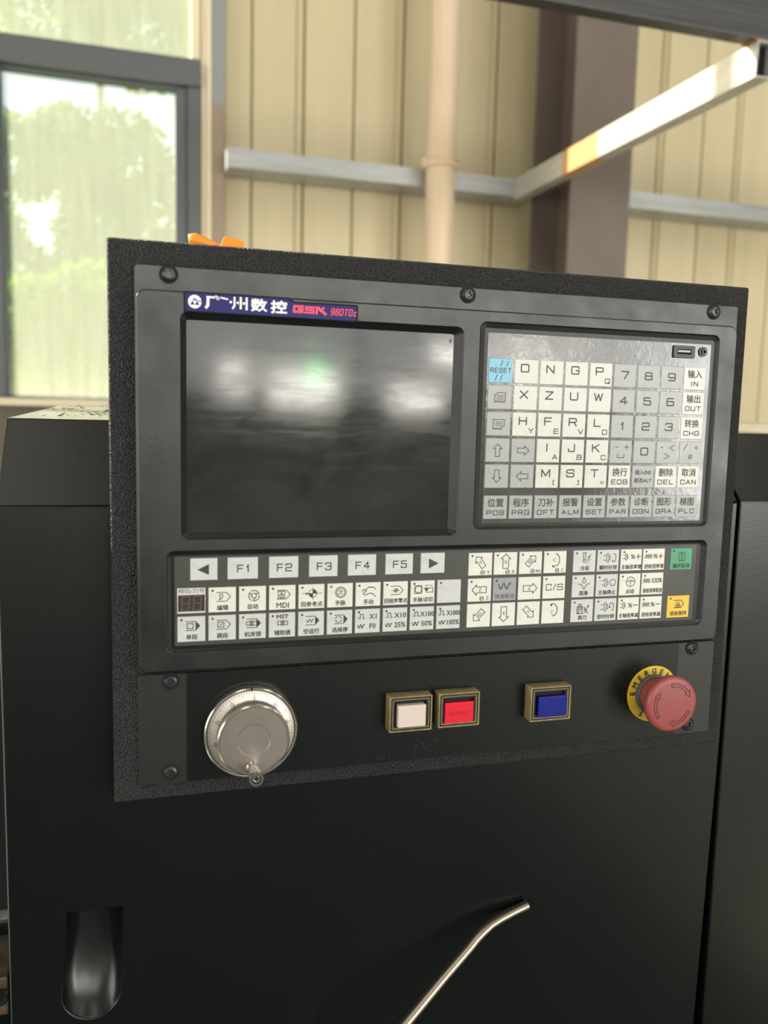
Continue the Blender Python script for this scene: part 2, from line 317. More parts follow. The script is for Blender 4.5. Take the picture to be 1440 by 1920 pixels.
# squarish single-stroke capitals (unit box 1 x 1, centred) as on the membrane keys
def _rr(a0, a1, cx, cy, r=0.17, n=4): return [(cx + r * math.cos(math.radians(a0 + (a1 - a0) * k / n)), cy + r * math.sin(math.radians(a0 + (a1 - a0) * k / n))) for k in range(n + 1)]
_TL, _TR, _BR, _BL = (lambda: _rr(90, 180, -.33, .33)), (lambda: _rr(0, 90, .33, .33)), (lambda: _rr(270, 360, .33, -.33)), (lambda: _rr(180, 270, -.33, -.33))
_O = [(.5, 0)] + _TR() + _TL() + _BL() + _BR() + [(.5, 0)]
def _bowl(y0, y1, x0=-.5):                # half-round closing to the left
    r = min(.17, (y1 - y0) / 2 - .01); return [(x0, y1)] + _rr(90, 0, .46 - r, y1 - r, r) + _rr(0, -90, .46 - r, y0 + r, r) + [(x0, y0)]
STROKES = {
 'O': [_O], '0': [_O], 'D': [[(-.5, .5)] + _rr(90, 0, .25, .25, .25) + _rr(0, -90, .25, -.25, .25) + [(-.5, -.5), (-.5, .5)]], 'Q': [_O, [(.1, -.2), (.5, -.55)]],
 'C': [[(.5, .22)] + _TR() + _TL() + _BL() + _BR() + [(.5, -.22)]], 'G': [[(.5, .22)] + _TR() + _TL() + _BL() + _BR() + [(.5, -.02), (.08, -.02)]],
 'N': [[(-.48, -.5), (-.48, .5), (.48, -.5), (.48, .5)]], 'P': [[(-.5, -.5), (-.5, .5)], _bowl(-.06, .5)], 'X': [[(-.5, .5), (.5, -.5)], [(.5, .5), (-.5, -.5)]],
 'Z': [[(-.5, .5), (.5, .5), (-.5, -.5), (.5, -.5)]], 'U': [[(-.5, .5)] + _BL() + _BR() + [(.5, .5)]], 'W': [[(-.56, .5), (-.28, -.5), (0, .4), (.28, -.5), (.56, .5)]],
 'H': [[(-.48, .5), (-.48, -.5)], [(.48, .5), (.48, -.5)], [(-.48, .02), (.48, .02)]], 'Y': [[(-.5, .5), (0, -.02), (0, -.5)], [(.5, .5), (0, -.02)]],
 'F': [[(.46, .5), (-.46, .5), (-.46, -.5)], [(-.46, .02), (.36, .02)]], 'E': [[(.48, .5), (-.46, .5), (-.46, -.5), (.48, -.5)], [(-.46, .02), (.4, .02)]],
 'R': [[(-.5, -.5), (-.5, .5)], _bowl(-.02, .5), [(.12, -.02), (.5, -.5)]], 'V': [[(-.5, .5), (0, -.5), (.5, .5)]], 'L': [[(-.4, .5), (-.4, -.5), (.45, -.5)]],
 'I': [[(0, .5), (0, -.5)]], 'A': [[(-.5, -.5), (0, .5), (.5, -.5)], [(-.3, -.14), (.3, -.14)]], 'J': [[(.4, .5)] + _rr(0, -90, .23, -.33) + _rr(270, 180, -.25, -.33) + [(-.42, -.15)]],
 'B': [[(-.5, -.5), (-.5, .5)], _bowl(.02, .5), _bowl(-.5, .02), []], 'K': [[(-.46, .5), (-.46, -.5)], [(.44, .5), (-.44, -.04)], [(-.16, .12), (.5, -.5)]],
 'M': [[(-.54, -.5), (-.54, .5), (0, -.36), (.54, .5), (.54, -.5)]], 'S': [[(.48, .26)] + _TR()[1:] + _rr(90, 180, -.30, .26, .20) + _rr(180, 270, -.30, .22, .20) + _rr(90, 0, .30, -.18, .20) + _rr(0, -90, .30, -.30, .20) + _BL()[::-1] + [(-.5, -.26)]],
 'T': [[(-.5, .5), (.5, .5)], [(0, .5), (0, -.5)]], '1': [[(-.3, .2), (.1, .5), (.1, -.5)]], '2': [[(-.48, .28)] + _TL()[::-1] + _TR()[::-1] + [(.5, .2)] + _rr(0, -90, .33, .15) + _rr(90, 180, -.33, -.2) + [(-.5, -.5), (.5, -.5)]],
 '3': [[(-.48, .3)] + _TL()[::-1] + _TR()[::-1] + _rr(0, -90, .33, .19) + [(-.1, .02), (.33, .02)] + _rr(90, 0, .33, -.15) + _BR()[::-1] + _BL()[::-1] + [(-.5, -.3)]],
 '4': [[(.2, -.5), (.2, .5), (-.5, -.2), (.5, -.2)]], '5': [[(.46, .5), (-.44, .5), (-.46, .08), (.33, .08)] + _rr(90, 0, .33, -.09) + _BR()[::-1] + _BL()[::-1] + [(-.5, -.28)]],
 '6': [[(.44, .5), (.0, .5)] + _TL() + _BL() + _BR() + _rr(0, 90, .33, -.09) + [(-.5, .08)]], '7': [[(-.5, .5), (.5, .5), (-.1, -.5)]],
 '8': [_rr(0, 90, .30, .3) + _rr(90, 180, -.30, .3) + _rr(180, 270, -.30, .19) + _rr(270, 360, .30, .19) + [(.47, .3)], _rr(0, 90, .33, -.15) + _rr(90, 180, -.33, -.15) + _BL() + _BR() + [(.5, -.15)]],
 '9': [[(-.44, -.5), (.0, -.5)] + _BR() + _TR() + _TL() + _rr(180, 270, -.33, .09) + [(.5, -.08)]], '/': [[(-.3, -.5), (.3, .5)]], '[': [[(.4, .5), (-.4, .5), (-.4, -.5), (.4, -.5)]], ']': [[(-.4, .5), (.4, .5), (.4, -.5), (-.4, -.5)]],
 '=': [[(-.5, .35), (.5, .35)], [(-.5, -.35), (.5, -.35)]], '%': [[(-.45, -.5), (.45, .5)], _rr(0, 360, -.3, .28, .2, 10), _rr(0, 360, .3, -.28, .2, 10)],
 'c': [[(.4, .0), (.3, .12), (-.3, .12), (-.4, .0), (-.4, -.4), (-.3, -.5), (.3, -.5), (.4, -.36)]]}
NARROW = {'I': 0.35, '1': 0.6, '/': 0.7, '[': 0.35, ']': 0.35}
class Ink:                                # flat print in mm, local x-z plane
    def __init__(s): s.v = []; s.f = []
    def _a(s, v, f): b = len(s.v); s.n = getattr(s, 'n', 0) + 1; s.v += [(p[0], p[1], s.n) for p in v]; s.f += [tuple(i + b for i in q) for q in f]
    def text(s, t, cx, cz, h=None, w=None, rot=0.0, bold=0.0, slant=0.0, maxw=None):
        v, f, W, H = glyphs(t, bold); kz = h / H if h else None; kx = w / W if w else None
        if kz is None: kz = kx
        if kx is None: kx = kz
        if maxw and W * kx > maxw: kx = maxw / W
        c, n = math.cos(rot), math.sin(rot)
        P = [((x * kx + slant * z * kz), z * kz) for x, z in v]
        s._a([(cx + x * c - z * n, cz + x * n + z * c) for x, z in P], f); return s
    def line(s, pts, w=0.35, closed=False):
        P = list(pts) + ([pts[0]] if closed else [])
        for (ax, az), (bx, bz) in zip(P[:-1], P[1:]):
            L = math.hypot(bx - ax, bz - az) or 1e-6; ux, uz = (bx - ax) / L, (bz - az) / L; h = w * 0.58; e = h * 0.7
            s._a([(ax - ux * e - uz * h, az - uz * e + ux * h), (ax - ux * e + uz * h, az - uz * e - ux * h), (bx + ux * e + uz * h, bz + uz * e - ux * h), (bx + ux * e - uz * h, bz + uz * e + ux * h)], [(0, 1, 2, 3)])
        return s
    def strokes(s, t, cx, cz, h, w, gap=None, lw=0.45, slant=0.0, rot=0.0):
        """word of single-stroke capitals: each letter w wide and h tall"""
        gap = h * 0.28 if gap is None else gap; ws = [w * NARROW.get(c, 1.0) for c in t]; x = -(sum(ws) + gap * (len(t) - 1)) / 2
        co, si = math.cos(rot), math.sin(rot)
        for c, ww in zip(t, ws):
            for L in STROKES[c]:
                if len(L) < 2: continue
                pts = [(x + ww / 2 + p[0] * (ww - lw) + slant * p[1] * h, p[1] * (h - lw)) for p in L]
                s.line([(cx + a * co - b * si, cz + a * si + b * co) for a, b in pts], lw)
            x += ww + gap
        return s
    def heavy(s, t, cx, cz, h, d=0.12, **k):
        for ox, oz in ((-d, 0), (d, 0), (0, d), (0, -d)): s.text(t, cx + ox, cz + oz, h=h, **k)
        return s
    def arc(s, cx, cz, r, a0=0, a1=360, w=0.35, n=18, rz=None):
        return s.line([(cx + r * math.cos(math.radians(a0 + (a1 - a0) * k / n)), cz + (rz or r) * math.sin(math.radians(a0 + (a1 - a0) * k / n))) for k in range(n + 1)], w)
    def poly(s, pts): s._a(list(pts), [tuple(range(len(pts)))]); return s
    def disc(s, cx, cz, r, n=14): return s.poly(circ(cx, cz, r, n))
    def obj(s, name, m, parent, y, at=None):
        """at: world (x, z) origin in metres of the mm drawing"""
        me = bpy.data.meshes.new(name); me.from_pydata([(x / 1000, -4e-7 * n, z / 1000) for x, z, n in s.v], [], s.f)
        return link(name, me, m, parent, (at[0], y, at[1]))

# the control panel was surveyed in the plane y = 0; P() carries a surveyed spot to another depth
def P(x, z, y): k = (0.52044 + y) / 0.52044; return (CAM.x + (x / 1000 - CAM.x) * k, CAM.z + (z / 1000 - CAM.z) * k)
def PR(x0, x1, z0, z1, y):
    a, b = P(x0, z0, y), P(x1, z1, y); return a[0], b[0], a[1], b[1]

# ================================================================== LARGE STRUCTURE
WY = 2.68
def struct(name, mb, m, bevel=0.0, parent=None):
    o = mb.obj(name, m, parent, bevel=bevel)
    if parent is None: o['kind'] = 'structure'
    return o
struct('floor', MB().box(-7.2, 9, HALL_BACK - 2, WY + 0.2, FLOOR - 0.15, FLOOR), M['floor'])
struct('floor_reflected_dark', MB().box(-7, 1.5, -6.8, 0.045, FLOOR, FLOOR + 0.004), M['floor_dark'])  # unseen dark floor area added to darken the reflection in the door
struct('ceiling', MB().box(-7.2, 9, HALL_BACK - 0.2, WY + 0.2, CEIL, CEIL + 0.12), M['ceil'])
wl = MB().box(-7.2, -7, HALL_BACK - 0.2, -7.0, FLOOR, CEIL).box(-7.2, -7, 0.5, WY + 0.04, FLOOR, CEIL).box(-7.2, -7, -7.0, 0.5, 2.5, CEIL)  # opening added for the fill lamp on the left
for y in (-4.5, -2.0): wl.box(-7.15, -7.05, y - 0.03, y + 0.03, FLOOR, 2.5)
struct('wall_left', wl, M['hall'])
struct('wall_right', MB().box(9, 9.2, HALL_BACK - 0.2, WY + 0.2, FLOOR, CEIL), M['hall'])
wf = MB(); yb0, yb1 = HALL_BACK - 0.12, HALL_BACK
wf.box(-7.2, 9, yb0, yb1, 2.70, CEIL)
def lower(x0, x1, holes):                 # wall under and between the openings
    z = FLOOR
    for a, b in holes: wf.box(x0, x1, yb0, yb1, z, a); z = b
    wf.box(x0, x1, yb0, yb1, z, 2.70)
lower(-7.2, -2.5, []); lower(-2.5, 5.8, [(0.20, 2.70)]); lower(5.8, 7.95, [(FLOOR, 1.95)]); lower(7.95, 9, [])
for x in (-1.1, 0.35, 2.2, 3.55, 5.0): wf.box(x - 0.025, x + 0.025, yb0 + 0.02, yb1 - 0.02, 0.20, 2.70)
struct('wall_front', wf, M['hall'])

# back wall: core with a window band on the left, sheet panels on the room side
WX0, WX1, WZ0, WZ1 = -6.7, 0.215, 0.19, 4.1
core = MB()
core.box(-7.2, WX0, WY + 0.012, WY + 0.045, FLOOR, CEIL); core.box(WX0, WX1, WY + 0.012, WY + 0.045, FLOOR, WZ0 - 0.02)
core.box(WX0, WX1, WY + 0.012, WY + 0.045, WZ1, CEIL); core.box(WX1, 9, WY + 0.012, WY + 0.045, FLOOR, CEIL)
wall = struct('wall_back', core, M['joint']); ORG[wall.name] = Vector((0, 0, 0))
x = 0.305; first = True; k = 0
edges = [0.297, 0.398]
while edges[-1] < 8.8: edges.append(edges[-1] + 0.1925)
for i in range(len(edges) - 1):
    a, b = edges[i] + 0.003, edges[i + 1] - 0.003
    prof = [(a, WY + 0.012), (a, WY + 0.003), (a + 0.006, WY), (b - 0.006, WY), (b, WY + 0.003), (b, WY + 0.012)]
    if i % 2 == 1 and i > 0:                     # the broader joint beside every other sheet carries a narrow raised rib
        prof = [(a, WY + 0.012), (a, WY + 0.003), (a + 0.006, WY), (b - 0.034, WY), (b - 0.030, WY + 0.006), (b - 0.027, WY + 0.006), (b - 0.021, WY - 0.006), (b - 0.006, WY - 0.006), (b, WY + 0.003), (b, WY + 0.012)]
    mb = MB(); n = len(prof)
    mb.add([(px, py, FLOOR) for px, py in prof] + [(px, py, CEIL) for px, py in prof], [(j, j + 1, n + j + 1, n + j) for j in range(n - 1)])
    mb.obj('wall_sheet', M['wall'], wall, fix=False)
mb = MB().box(-7, WX1 + 0.03, WY - 0.008, WY + 0.012, FLOOR, WZ0 - 0.02); mb.obj('wall_base', M['wall_low'], wall)
mb = MB().box(-7, WX1 + 0.03, WY - 0.003, WY + 0.012, WZ1 + 0.05, CEIL); mb.obj('wall_sheet', M['wall'], wall)

# window band
win = root('window_1', (WX0, WY, WZ0), 'x', 'x'); del win['label']; del win['category']; win['kind'] = 'structure'
fy0, fy1 = WY - 0.035, WY + 0.032
def fbox(name, x0, x1, z0, z1, y0=fy0, y1=fy1, m='frame', bevel=0.004): return MB().box(x0, x1, y0, y1, z0, z1).obj(name, M[m], win, bevel=bevel)
fbox('window_transom', WX0, WX1, 1.310, 1.392)
fbox('window_transom', WX0, WX1, 1.392, 1.408, fy0 + 0.02, fy1, bevel=0.002)
fbox('window_head', WX0, WX1, WZ1 - 0.05, WZ1)
fbox('window_jamb', 0.168, WX1, WZ0, 1.310, fy0 + 0.012, fy1)
fbox('window_jamb', WX0, WX0 + 0.05, WZ0, WZ1)
fbox('reveal_strip', 0.182, WX1 - 0.004, 1.408, WZ1 - 0.05, fy0 + 0.02, fy1, 'trim')
sill = MB().box(-6.8, WX1 + 0.02, WY - 0.05, WY + 0.14, WZ0 - 0.02, WZ0 + 0.006).obj('window_sill', M['trim'], win, bevel=0.003)
xr = 0.168
pw = 0.652
k = 0
while xr - pw > WX0 - 0.1:
    xl = max(xr - pw, WX0 + 0.05); off = 0.0 if k % 2 == 0 else -0.03
    y0, y1 = fy0 + 0.030 + off, fy0 + 0.030 + off + 0.036
    yp = min(y1 - 0.004, fy1 - 0.012)
    fr = MB().box(xl, xl + 0.040, y0, y1, WZ0 + 0.006, 1.310).box(xr - 0.042, xr, y0, y1, WZ0 + 0.006, 1.310)
    fr.box(xl + 0.040, xr - 0.042, y0, y1, 1.262 + 0.035, 1.310).box(xl + 0.040, xr - 0.042, y0, y1, WZ0 + 0.006, WZ0 + 0.014)
    s = fr.obj('window_sash', M['frame'], win, bevel=0.003)
    MB().box(xl + 0.036, xr - 0.038, yp - 0.002, yp + 0.002, WZ0 + 0.012, 1.300).obj('pane', M['glass'], s)
    xr = xr - pw + 0.030; k += 1
xs = [WX0 + 0.05, -5.0, -3.2, -1.55, 0.182]
for a, b in zip(xs[:-1], xs[1:]):
    MB().box(a, b, WY + 0.018, WY + 0.022, 1.400, WZ1 - 0.045).obj('pane', M['glass'], win)
    if b < 0: MB().box(b - 0.02, b + 0.02, fy0, fy1, 1.408, WZ1 - 0.05).obj('window_mullion', M['frame'], win)
trim1 = struct('trim_1', MB().box(0.217, 0.236, WY - 0.020, WY + 0.012, WZ0 - 0.02, CEIL).box(0.236, 0.250, WY - 0.050, WY + 0.012, WZ0 - 0.02, CEIL), M['trim'])

# ================================================================== STEELWORK ON THE BACK WALL
pm = mat('post_paint', (0.30, 0.31, 0.31), 0.5); t_ = pm.node_tree; tc_ = nd(t_, 'ShaderNodeTexCoord'); sp_ = nd(t_, 'ShaderNodeSeparateXYZ'); t_.links.new(tc_.outputs['Object'], sp_.inputs[0])
gt_ = nd(t_, 'ShaderNodeMath', operation='GREATER_THAN'); gt_.inputs[1].default_value = 2.45; t_.links.new(sp_.outputs['Z'], gt_.inputs[0])      # bare primer below, paint above
mx_ = nd(t_, 'ShaderNodeMix', data_type='RGBA'); mx_.inputs[6].default_value = (0.34, 0.26, 0.19, 1); mx_.inputs[7].default_value = (0.29, 0.31, 0.32, 1)
t_.links.new(gt_.outputs[0], mx_.inputs[0]); t_.links.new(mx_.outputs[2], t_.nodes['Principled BSDF'].inputs['Base Color'])
post = MB().box(0.2515, 0.297, WY - 0.055, WY + 0.011, FLOOR, CEIL).obj('window_post', pm, None, bevel=0.003)
tag(settle(post), 'slim grey steel post between the window and the cream sheet wall', 'post')
def girt(x0, x1, z0, z1, label):
    r = root('wall_girt', ((x0 + x1) / 2, WY - 0.075, z0), label, 'beam')
    yf = WY - 0.15
    MB().prism_x([(yf, z0), (yf, z1), (WY - 0.001, z1), (WY - 0.001, z1 - 0.004), (yf + 0.004, z1 - 0.004), (yf + 0.004, z0 + 0.004), (WY - 0.001, z0 + 0.004), (WY - 0.001, z0)], x0, x1).obj('channel', M['galv'], r)
    return r
g1 = girt(0.30, 1.4525, 1.0165, 1.0795, 'long galvanised wall rail between the window and the steel column')
MB().box(0.295, 0.302, WY - 0.152, WY - 0.06, 1.012, 1.084).obj('end_plate', M['galv'], g1, bevel=0.002)
girt(1.6995, 8.8, 1.0215, 1.0845, 'galvanised wall rail running on past the far side of the steel column')
# H-section column
cx0, cx1 = 1.4560, 1.6925; cyf, cyb = 2.21, 2.53
col = root('steel_column', ((cx0 + cx1) / 2, (cyf + cyb) / 2, FLOOR), 'tall brown-grey H-section steel column in front of the sheet wall', 'column')
MB().box(cx0, cx1, cyf, cyf + 0.014, FLOOR, CEIL).obj('flange', M['column'], col, bevel=0.002)
MB().box(cx0, cx1, cyb - 0.014, cyb, FLOOR, CEIL).obj('flange', M['column'], col, bevel=0.002)
MB().box((cx0 + cx1) / 2 - 0.005, (cx0 + cx1) / 2 + 0.005, cyf + 0.014, cyb - 0.014, FLOOR, CEIL).obj('web', M['column'], col)
# drain pipe
px, py, pr = 1.060, 2.465, 0.0535
pipe = root('drain_pipe', (px, py, FLOOR), 'cream plastic drain pipe standing in front of the wall rail', 'pipe')
def lathe_z(prof, n=40):
    v = []; f = []
    for r, z in prof: v += [(px + r * math.cos(2 * PI * k / n), py + r * math.sin(2 * PI * k / n), z) for k in range(n)]
    for i in range(len(prof) - 1):
        for k in range(n): f.append((i * n + k, i * n + (k + 1) % n, (i + 1) * n + (k + 1) % n, (i + 1) * n + k))
    return MB().add(v, f)
lathe_z([(pr, FLOOR), (pr, CEIL)]).obj('pipe_barrel', M['pvc'], pipe, smooth=True)
lathe_z([(pr, 1.065), (pr + 0.009, 1.068), (pr + 0.009, 1.076), (pr + 0.004, 1.079), (pr + 0.004, 1.092), (pr + 0.009, 1.094), (pr + 0.009, 1.100), (pr, 1.103)]).obj('pipe_collar', M['pvc'], pipe)
MB().box(px - pr - 0.018, px - pr + 0.004, py - 0.012, py + 0.012, 1.068, 1.100).obj('clamp_lug', M['pvc'], pipe, bevel=0.003)
# rectangular tube reaching from the wall rail into the hall, and the beam over its end
ta, tb = Vector((1.4065, 2.529, 1.0405)), Vector((1.3635, 1.150, 0.985))
tube = root('steel_tube_arm', (1.3635, 1.150, 0.945), 'sunlit galvanised rectangular tube sloping from the column out under the overhead beam', 'tube')
d = (tb - ta).normalized(); sv = Vector((-d.y, d.x, 0)).normalized(); hv = sv.cross(d).normalized()
if hv.z < 0: hv = -hv
mb = MB(); W2, H2, th = 0.0225, 0.0385, 0.003
for s1, s2 in (((W2 - th / 2), 0), (-(W2 - th / 2), 0)): mb.bar(ta + sv * s1, tb + sv * s1, sv * th / 2, hv * H2)
for s2 in ((H2 - th / 2), -(H2 - th / 2)): mb.bar(ta + hv * s2, tb + hv * s2, sv * (W2 - th), hv * th / 2)
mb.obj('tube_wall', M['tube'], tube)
MB().bar(tb - d * 0.03, tb - d * 0.026, sv * (W2 - th), hv * (H2 - th)).obj('bore_shade', M['gap'], tube)  # black sheet inside the open end, painting the shade of the bore
bz = tb.z + H2 + 0.004
beam = root('overhead_beam', (1.2, 1.20, bz), 'dark galvanised box beam crossing overhead at the top of the picture', 'beam')
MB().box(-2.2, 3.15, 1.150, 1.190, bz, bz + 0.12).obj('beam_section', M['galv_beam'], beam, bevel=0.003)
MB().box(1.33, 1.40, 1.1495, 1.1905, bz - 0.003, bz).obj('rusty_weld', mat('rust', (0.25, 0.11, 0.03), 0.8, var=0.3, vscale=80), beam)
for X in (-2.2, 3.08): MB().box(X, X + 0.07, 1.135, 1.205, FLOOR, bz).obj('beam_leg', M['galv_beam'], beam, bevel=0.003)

# ================================================================== MACHINE CABINET
ZT = 0.1559
cabx0, cabx1 = -0.0808, 1.45
cab = root('machine_cabinet', (0.45, 0.3, FLOOR), 'large black steel lathe cabinet with sloping top edge carrying the control console', 'cabinet')
def skin(x0, x1, with_front=True):
    pr_ = [(0.020, 0.1035), (0.070, ZT), (0.46, 0.1665), (0.46, 0.150), (0.0775, 0.140), (0.040, 0.0965)]
    if with_front: pr_ = [(0.020, FLOOR + 0.02)] + pr_ + [(0.040, FLOOR + 0.02)]
    return MB().prism_x(pr_, x0, x1)
# door leaf with the opening for its pull
def pull_loop(k=1.0, dz=0.0, n=10):
    xl, xr_, zt, zb = -0.0449, -0.0113, -0.163, -0.2385
    cx = (xl + xr_) / 2 - 0.002; pts = []
    top = [(xl, zt), (xl - 0.001, zt - 0.02), (xl - 0.0035, zt - 0.045)]
    bot = [(cx + 0.0185 * math.cos(math.radians(a)) - 0.0012, zb + 0.0195 + 0.0195 * math.sin(math.radians(a))) for a in range(195, 356, 16)]
    rgt = [(xr_ - 0.0008, zt - 0.035), (xr_, zt)]
    pts = top + bot + rgt
    pts = pts[::-1]
    c = (cx, zt - 0.03)
    return [(c[0] + (px_ - c[0]) * k, c[1] + dz + (pz - c[1]) * k) for px_, pz in pts]
door_edge = [(0.4487, 0.1030), (cabx0, 0.1030), (cabx0, FLOOR + 0.02), (0.4405, FLOOR + 0.02), (0.4427, -0.34), (0.4482, -0.09)]
dm = plate([door_edge, pull_loop()], 0.020, 0.040, 0.0012)
bm = bmesh.new(); bm.from_mesh(dm)
tm = skin(cabx0, 0.4487, False).mesh('t', bevel=0.0015)
bm.from_mesh(tm); bm.to_mesh(dm); bm.free()
door = link('cabinet_door', dm, M['cabinet'], cab)
mb = MB(); rings = []; N_ = len(pull_loop())
for q in range(13):
    t_ = q / 12; k_ = math.cos(t_ * PI / 2) ** 0.75 if q < 12 else 0.03; rings.append([(px_, 0.0210 + 0.0185 * math.sin(t_ * PI / 2), pz) for px_, pz in pull_loop(k_, 0.022 * t_)])
mb.add([p_ for r_ in rings for p_ in r_], [(i * N_ + j, i * N_ + (j + 1) % N_, (i + 1) * N_ + (j + 1) % N_, (i + 1) * N_ + j) for i in range(12) for j in range(N_)] + [tuple(12 * N_ + j for j in range(N_))])
link('door_pull', mb.mesh('door_pull'), mat('pull_plastic', (0.006, 0.007, 0.008), 0.28), door, smooth=True)
skin(0.4507, cabx1).obj('side_panel', M['cabinet'], cab, bevel=0.0015)
MB().prism_x([(0.0415, FLOOR + 0.03), (0.0415, 0.0940), (0.0790, 0.1385), (0.458, 0.1490), (0.72, 0.1490), (0.72, FLOOR + 0.03)], cabx0 + 0.003, cabx1 - 0.002).obj('cabinet_body', M['cabinet'], cab)
MB().box(cabx0 + 0.02, cabx1 - 0.02, 0.05, 0.70, FLOOR, FLOOR + 0.03).obj('plinth', M['gap'], cab)
# chips and swarf lying on the cabinet top and on the sill
def chips(name, n, fx, label, smin, smax):
    mb = MB()
    for _ in range(n):
        x_, y_, z_ = fx(); s = random.uniform(smin, smax); a = random.uniform(0, PI); e = random.uniform(0.15, 0.5)
        ux, uy = math.cos(a) * s, math.sin(a) * s; vx, vy = -math.sin(a) * s * e, math.cos(a) * s * e; h = s * random.uniform(0.2, 0.8)
        mb.add([(x_ - ux, y_ - uy, z_), (x_ + vx, y_ + vy, z_ + h * 0.4), (x_ + ux, y_ + uy, z_ + h), (x_ - vx, y_ - vy, z_ + h * 0.3), (x_, y_, z_)], [(0, 1, 4), (1, 2, 4), (2, 3, 4), (3, 0, 4), (0, 3, 2, 1)])
    o = mb.obj(name, M['chip'], None, fix=False); o['kind'] = 'stuff'; settle(o); return tag(o, label, 'metal chips')
def top_spot():
    y_ = random.uniform(0.09, 0.45) ** 1.0; x_ = -0.075 + 0.11 * random.random() ** 0.6 * 1.2
    return x_, y_, ZT + 0.0005 + (y_ - 0.07) * 0.0106 / 0.39
chips('metal_chips', 170, top_spot, 'scattered dark metal chips lying on the dusty cabinet top', 0.0012, 0.0045)
chips('window_debris', 110, lambda: (random.uniform(-0.6, 0.1), WY - 0.045 + random.random() * 0.012, WZ0 + 0.0062), 'fine brown debris lying along the window sill', 0.004, 0.011)

# machine bed seen past the cabinet's edge
bed = root('machine_bed', (-0.45, 0.35, FLOOR), 'dark machine bed with a round-edged ledge beside the cabinet', 'machine bed')
MB().box(-0.85, -0.0895, 0.24, 0.70, FLOOR, -0.33).obj('bed_casting', M['cabinet'], bed, bevel=0.004)
MB().box(-0.85, -0.0895, 0.244, 0.70, -0.312, -0.296).obj('bed_ledge', M['cabinet'], bed, bevel=0.005, seg=3)
MB().box(-0.85, -0.0895, 0.30, 0.70, -0.330, -0.312).obj('bed_web', M['gap'], bed)
MB().box(-0.85, -0.0815, 0.26, 0.70, -0.296, 0.06).obj('splash_guard', M['gap'], bed, bevel=0.004)
blk = root('iron_block', (-0.15, 0.20, -0.356), 'worn brown iron block with a bolt hole fixed to the machine bed', 'block')
bl = MB().box(-0.21, -0.1105, 0.200, 0.2395, -0.356, -0.3215).obj('block_body', M['blockmetal'], blk, bevel=0.0015)
MB().lathe_y(-0.1165, -0.3405, [(0.006, 0.1995), (0.006, 0.1988), (0.0045, 0.1986), (0.003, 0.1996)], 16).obj('bolt_head', M['gap'], blk)
MB().box(-0.213, -0.1095, 0.197, 0.200, -0.3327, -0.3315).obj('block_seam', M['gap'], blk)

# ================================================================== CONSOLE BOX
con = root('control_console', (0.207, 0.05, -0.0816), 'pebbled black console box surrounding the control unit', 'console')
c0, c1, c2, c3 = -0.0149, 0.4290, -0.0816, 0.2621
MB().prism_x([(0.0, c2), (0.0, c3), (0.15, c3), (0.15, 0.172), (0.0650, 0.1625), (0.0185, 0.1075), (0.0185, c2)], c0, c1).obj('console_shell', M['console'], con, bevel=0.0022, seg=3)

# ================================================================== CONTROL UNIT
unit = root('cnc_control_unit', (0.21, -0.001, 0.0), 'dark grey machine control unit with blank screen and rows of membrane keys', 'control panel')
FY, MY = -0.0030, -0.0090               # flange face, main face
LY, KY, SY = -0.0050, -0.0070, -0.0070  # screen, keypad film, strip film
ho = []
lcdO = rrect(*PR(27.2, 207.3, 84.6, 221.3, MY), 0.004); kpO = rrect(*PR(220.4, 405.6, 88.2, 225.8, MY), 0.004); stO = rrect(*PR(18.3, 406.6, 13.0, 76.2, MY), 0.004)
out = rrect(*PR(1.0, 421.4, 0.4, 233.9, MY), 0.006)
link('face_moulding', plate([out, lcdO, kpO, stO], MY, FY + 0.0002, 0.0010), M['unit'], unit)
x0, x1, z0, z1 = PR(0.3, 420.5, 0.3, 248.1, FY)
link('mounting_flange', plate([rrect(x0, x1, z0, z1, 0.002), lcdO, kpO, stO], FY, -0.0003, 0.0007), M['unit'], unit)
def recess(name, O, I, y1, m='unit'):
    mb = MB(); funnel(mb, O, MY + 0.0008, I, y1); return mb.obj(name, M[m], unit, fix=False)
lcdI = rrect(*PR(30.0, 201.0, 88.4, 217.2, LY), 0.0012); kpI = rrect(*PR(223.0, 402.0, 89.8, 222.6, KY), 0.002); stI = rrect(*PR(20.4, 402.0, 14.8, 74.6, SY), 0.002)
recess('screen_bezel', lcdO, lcdI, LY); recess('keypad_bezel', kpO, kpI, KY); recess('key_strip_bezel', stO, stI, SY)
g = lambda L, k=0.0012: L
scr = link('screen', plate([lcdI], LY, -0.0006), M['lcd'], unit)
x0, x1, z0, z1 = PR(198.2, 199.6, 211.5, 214.0, LY - 0.0002)
MB().box(x0, x1, LY - 0.0002, LY - 0.00005, z0, z1).obj('screen_sticker', M['black'], scr)
MB().add([(x, KY, z) for x, z in kpI], [tuple(range(len(kpI)))]).obj('keypad_border', M['film_dark'], unit, fix=False)
MB().add([(x, SY, z) for x, z in stI], [tuple(range(len(stI)))]).obj('key_strip_border', M['film_dark'], unit, fix=False)
kf = link('keypad_film', plate([rrect(*PR(225.2, 399.2, 91.8, 219.6, KY), 0.001)], KY - 0.0003, KY - 0.0001), M['film'], unit)
sf = link('key_strip_film', plate([rrect(*PR(22.4, 398.4, 17.0, 73.6, SY), 0.001)], SY - 0.0003, SY - 0.0001), M['film_strip'], unit)
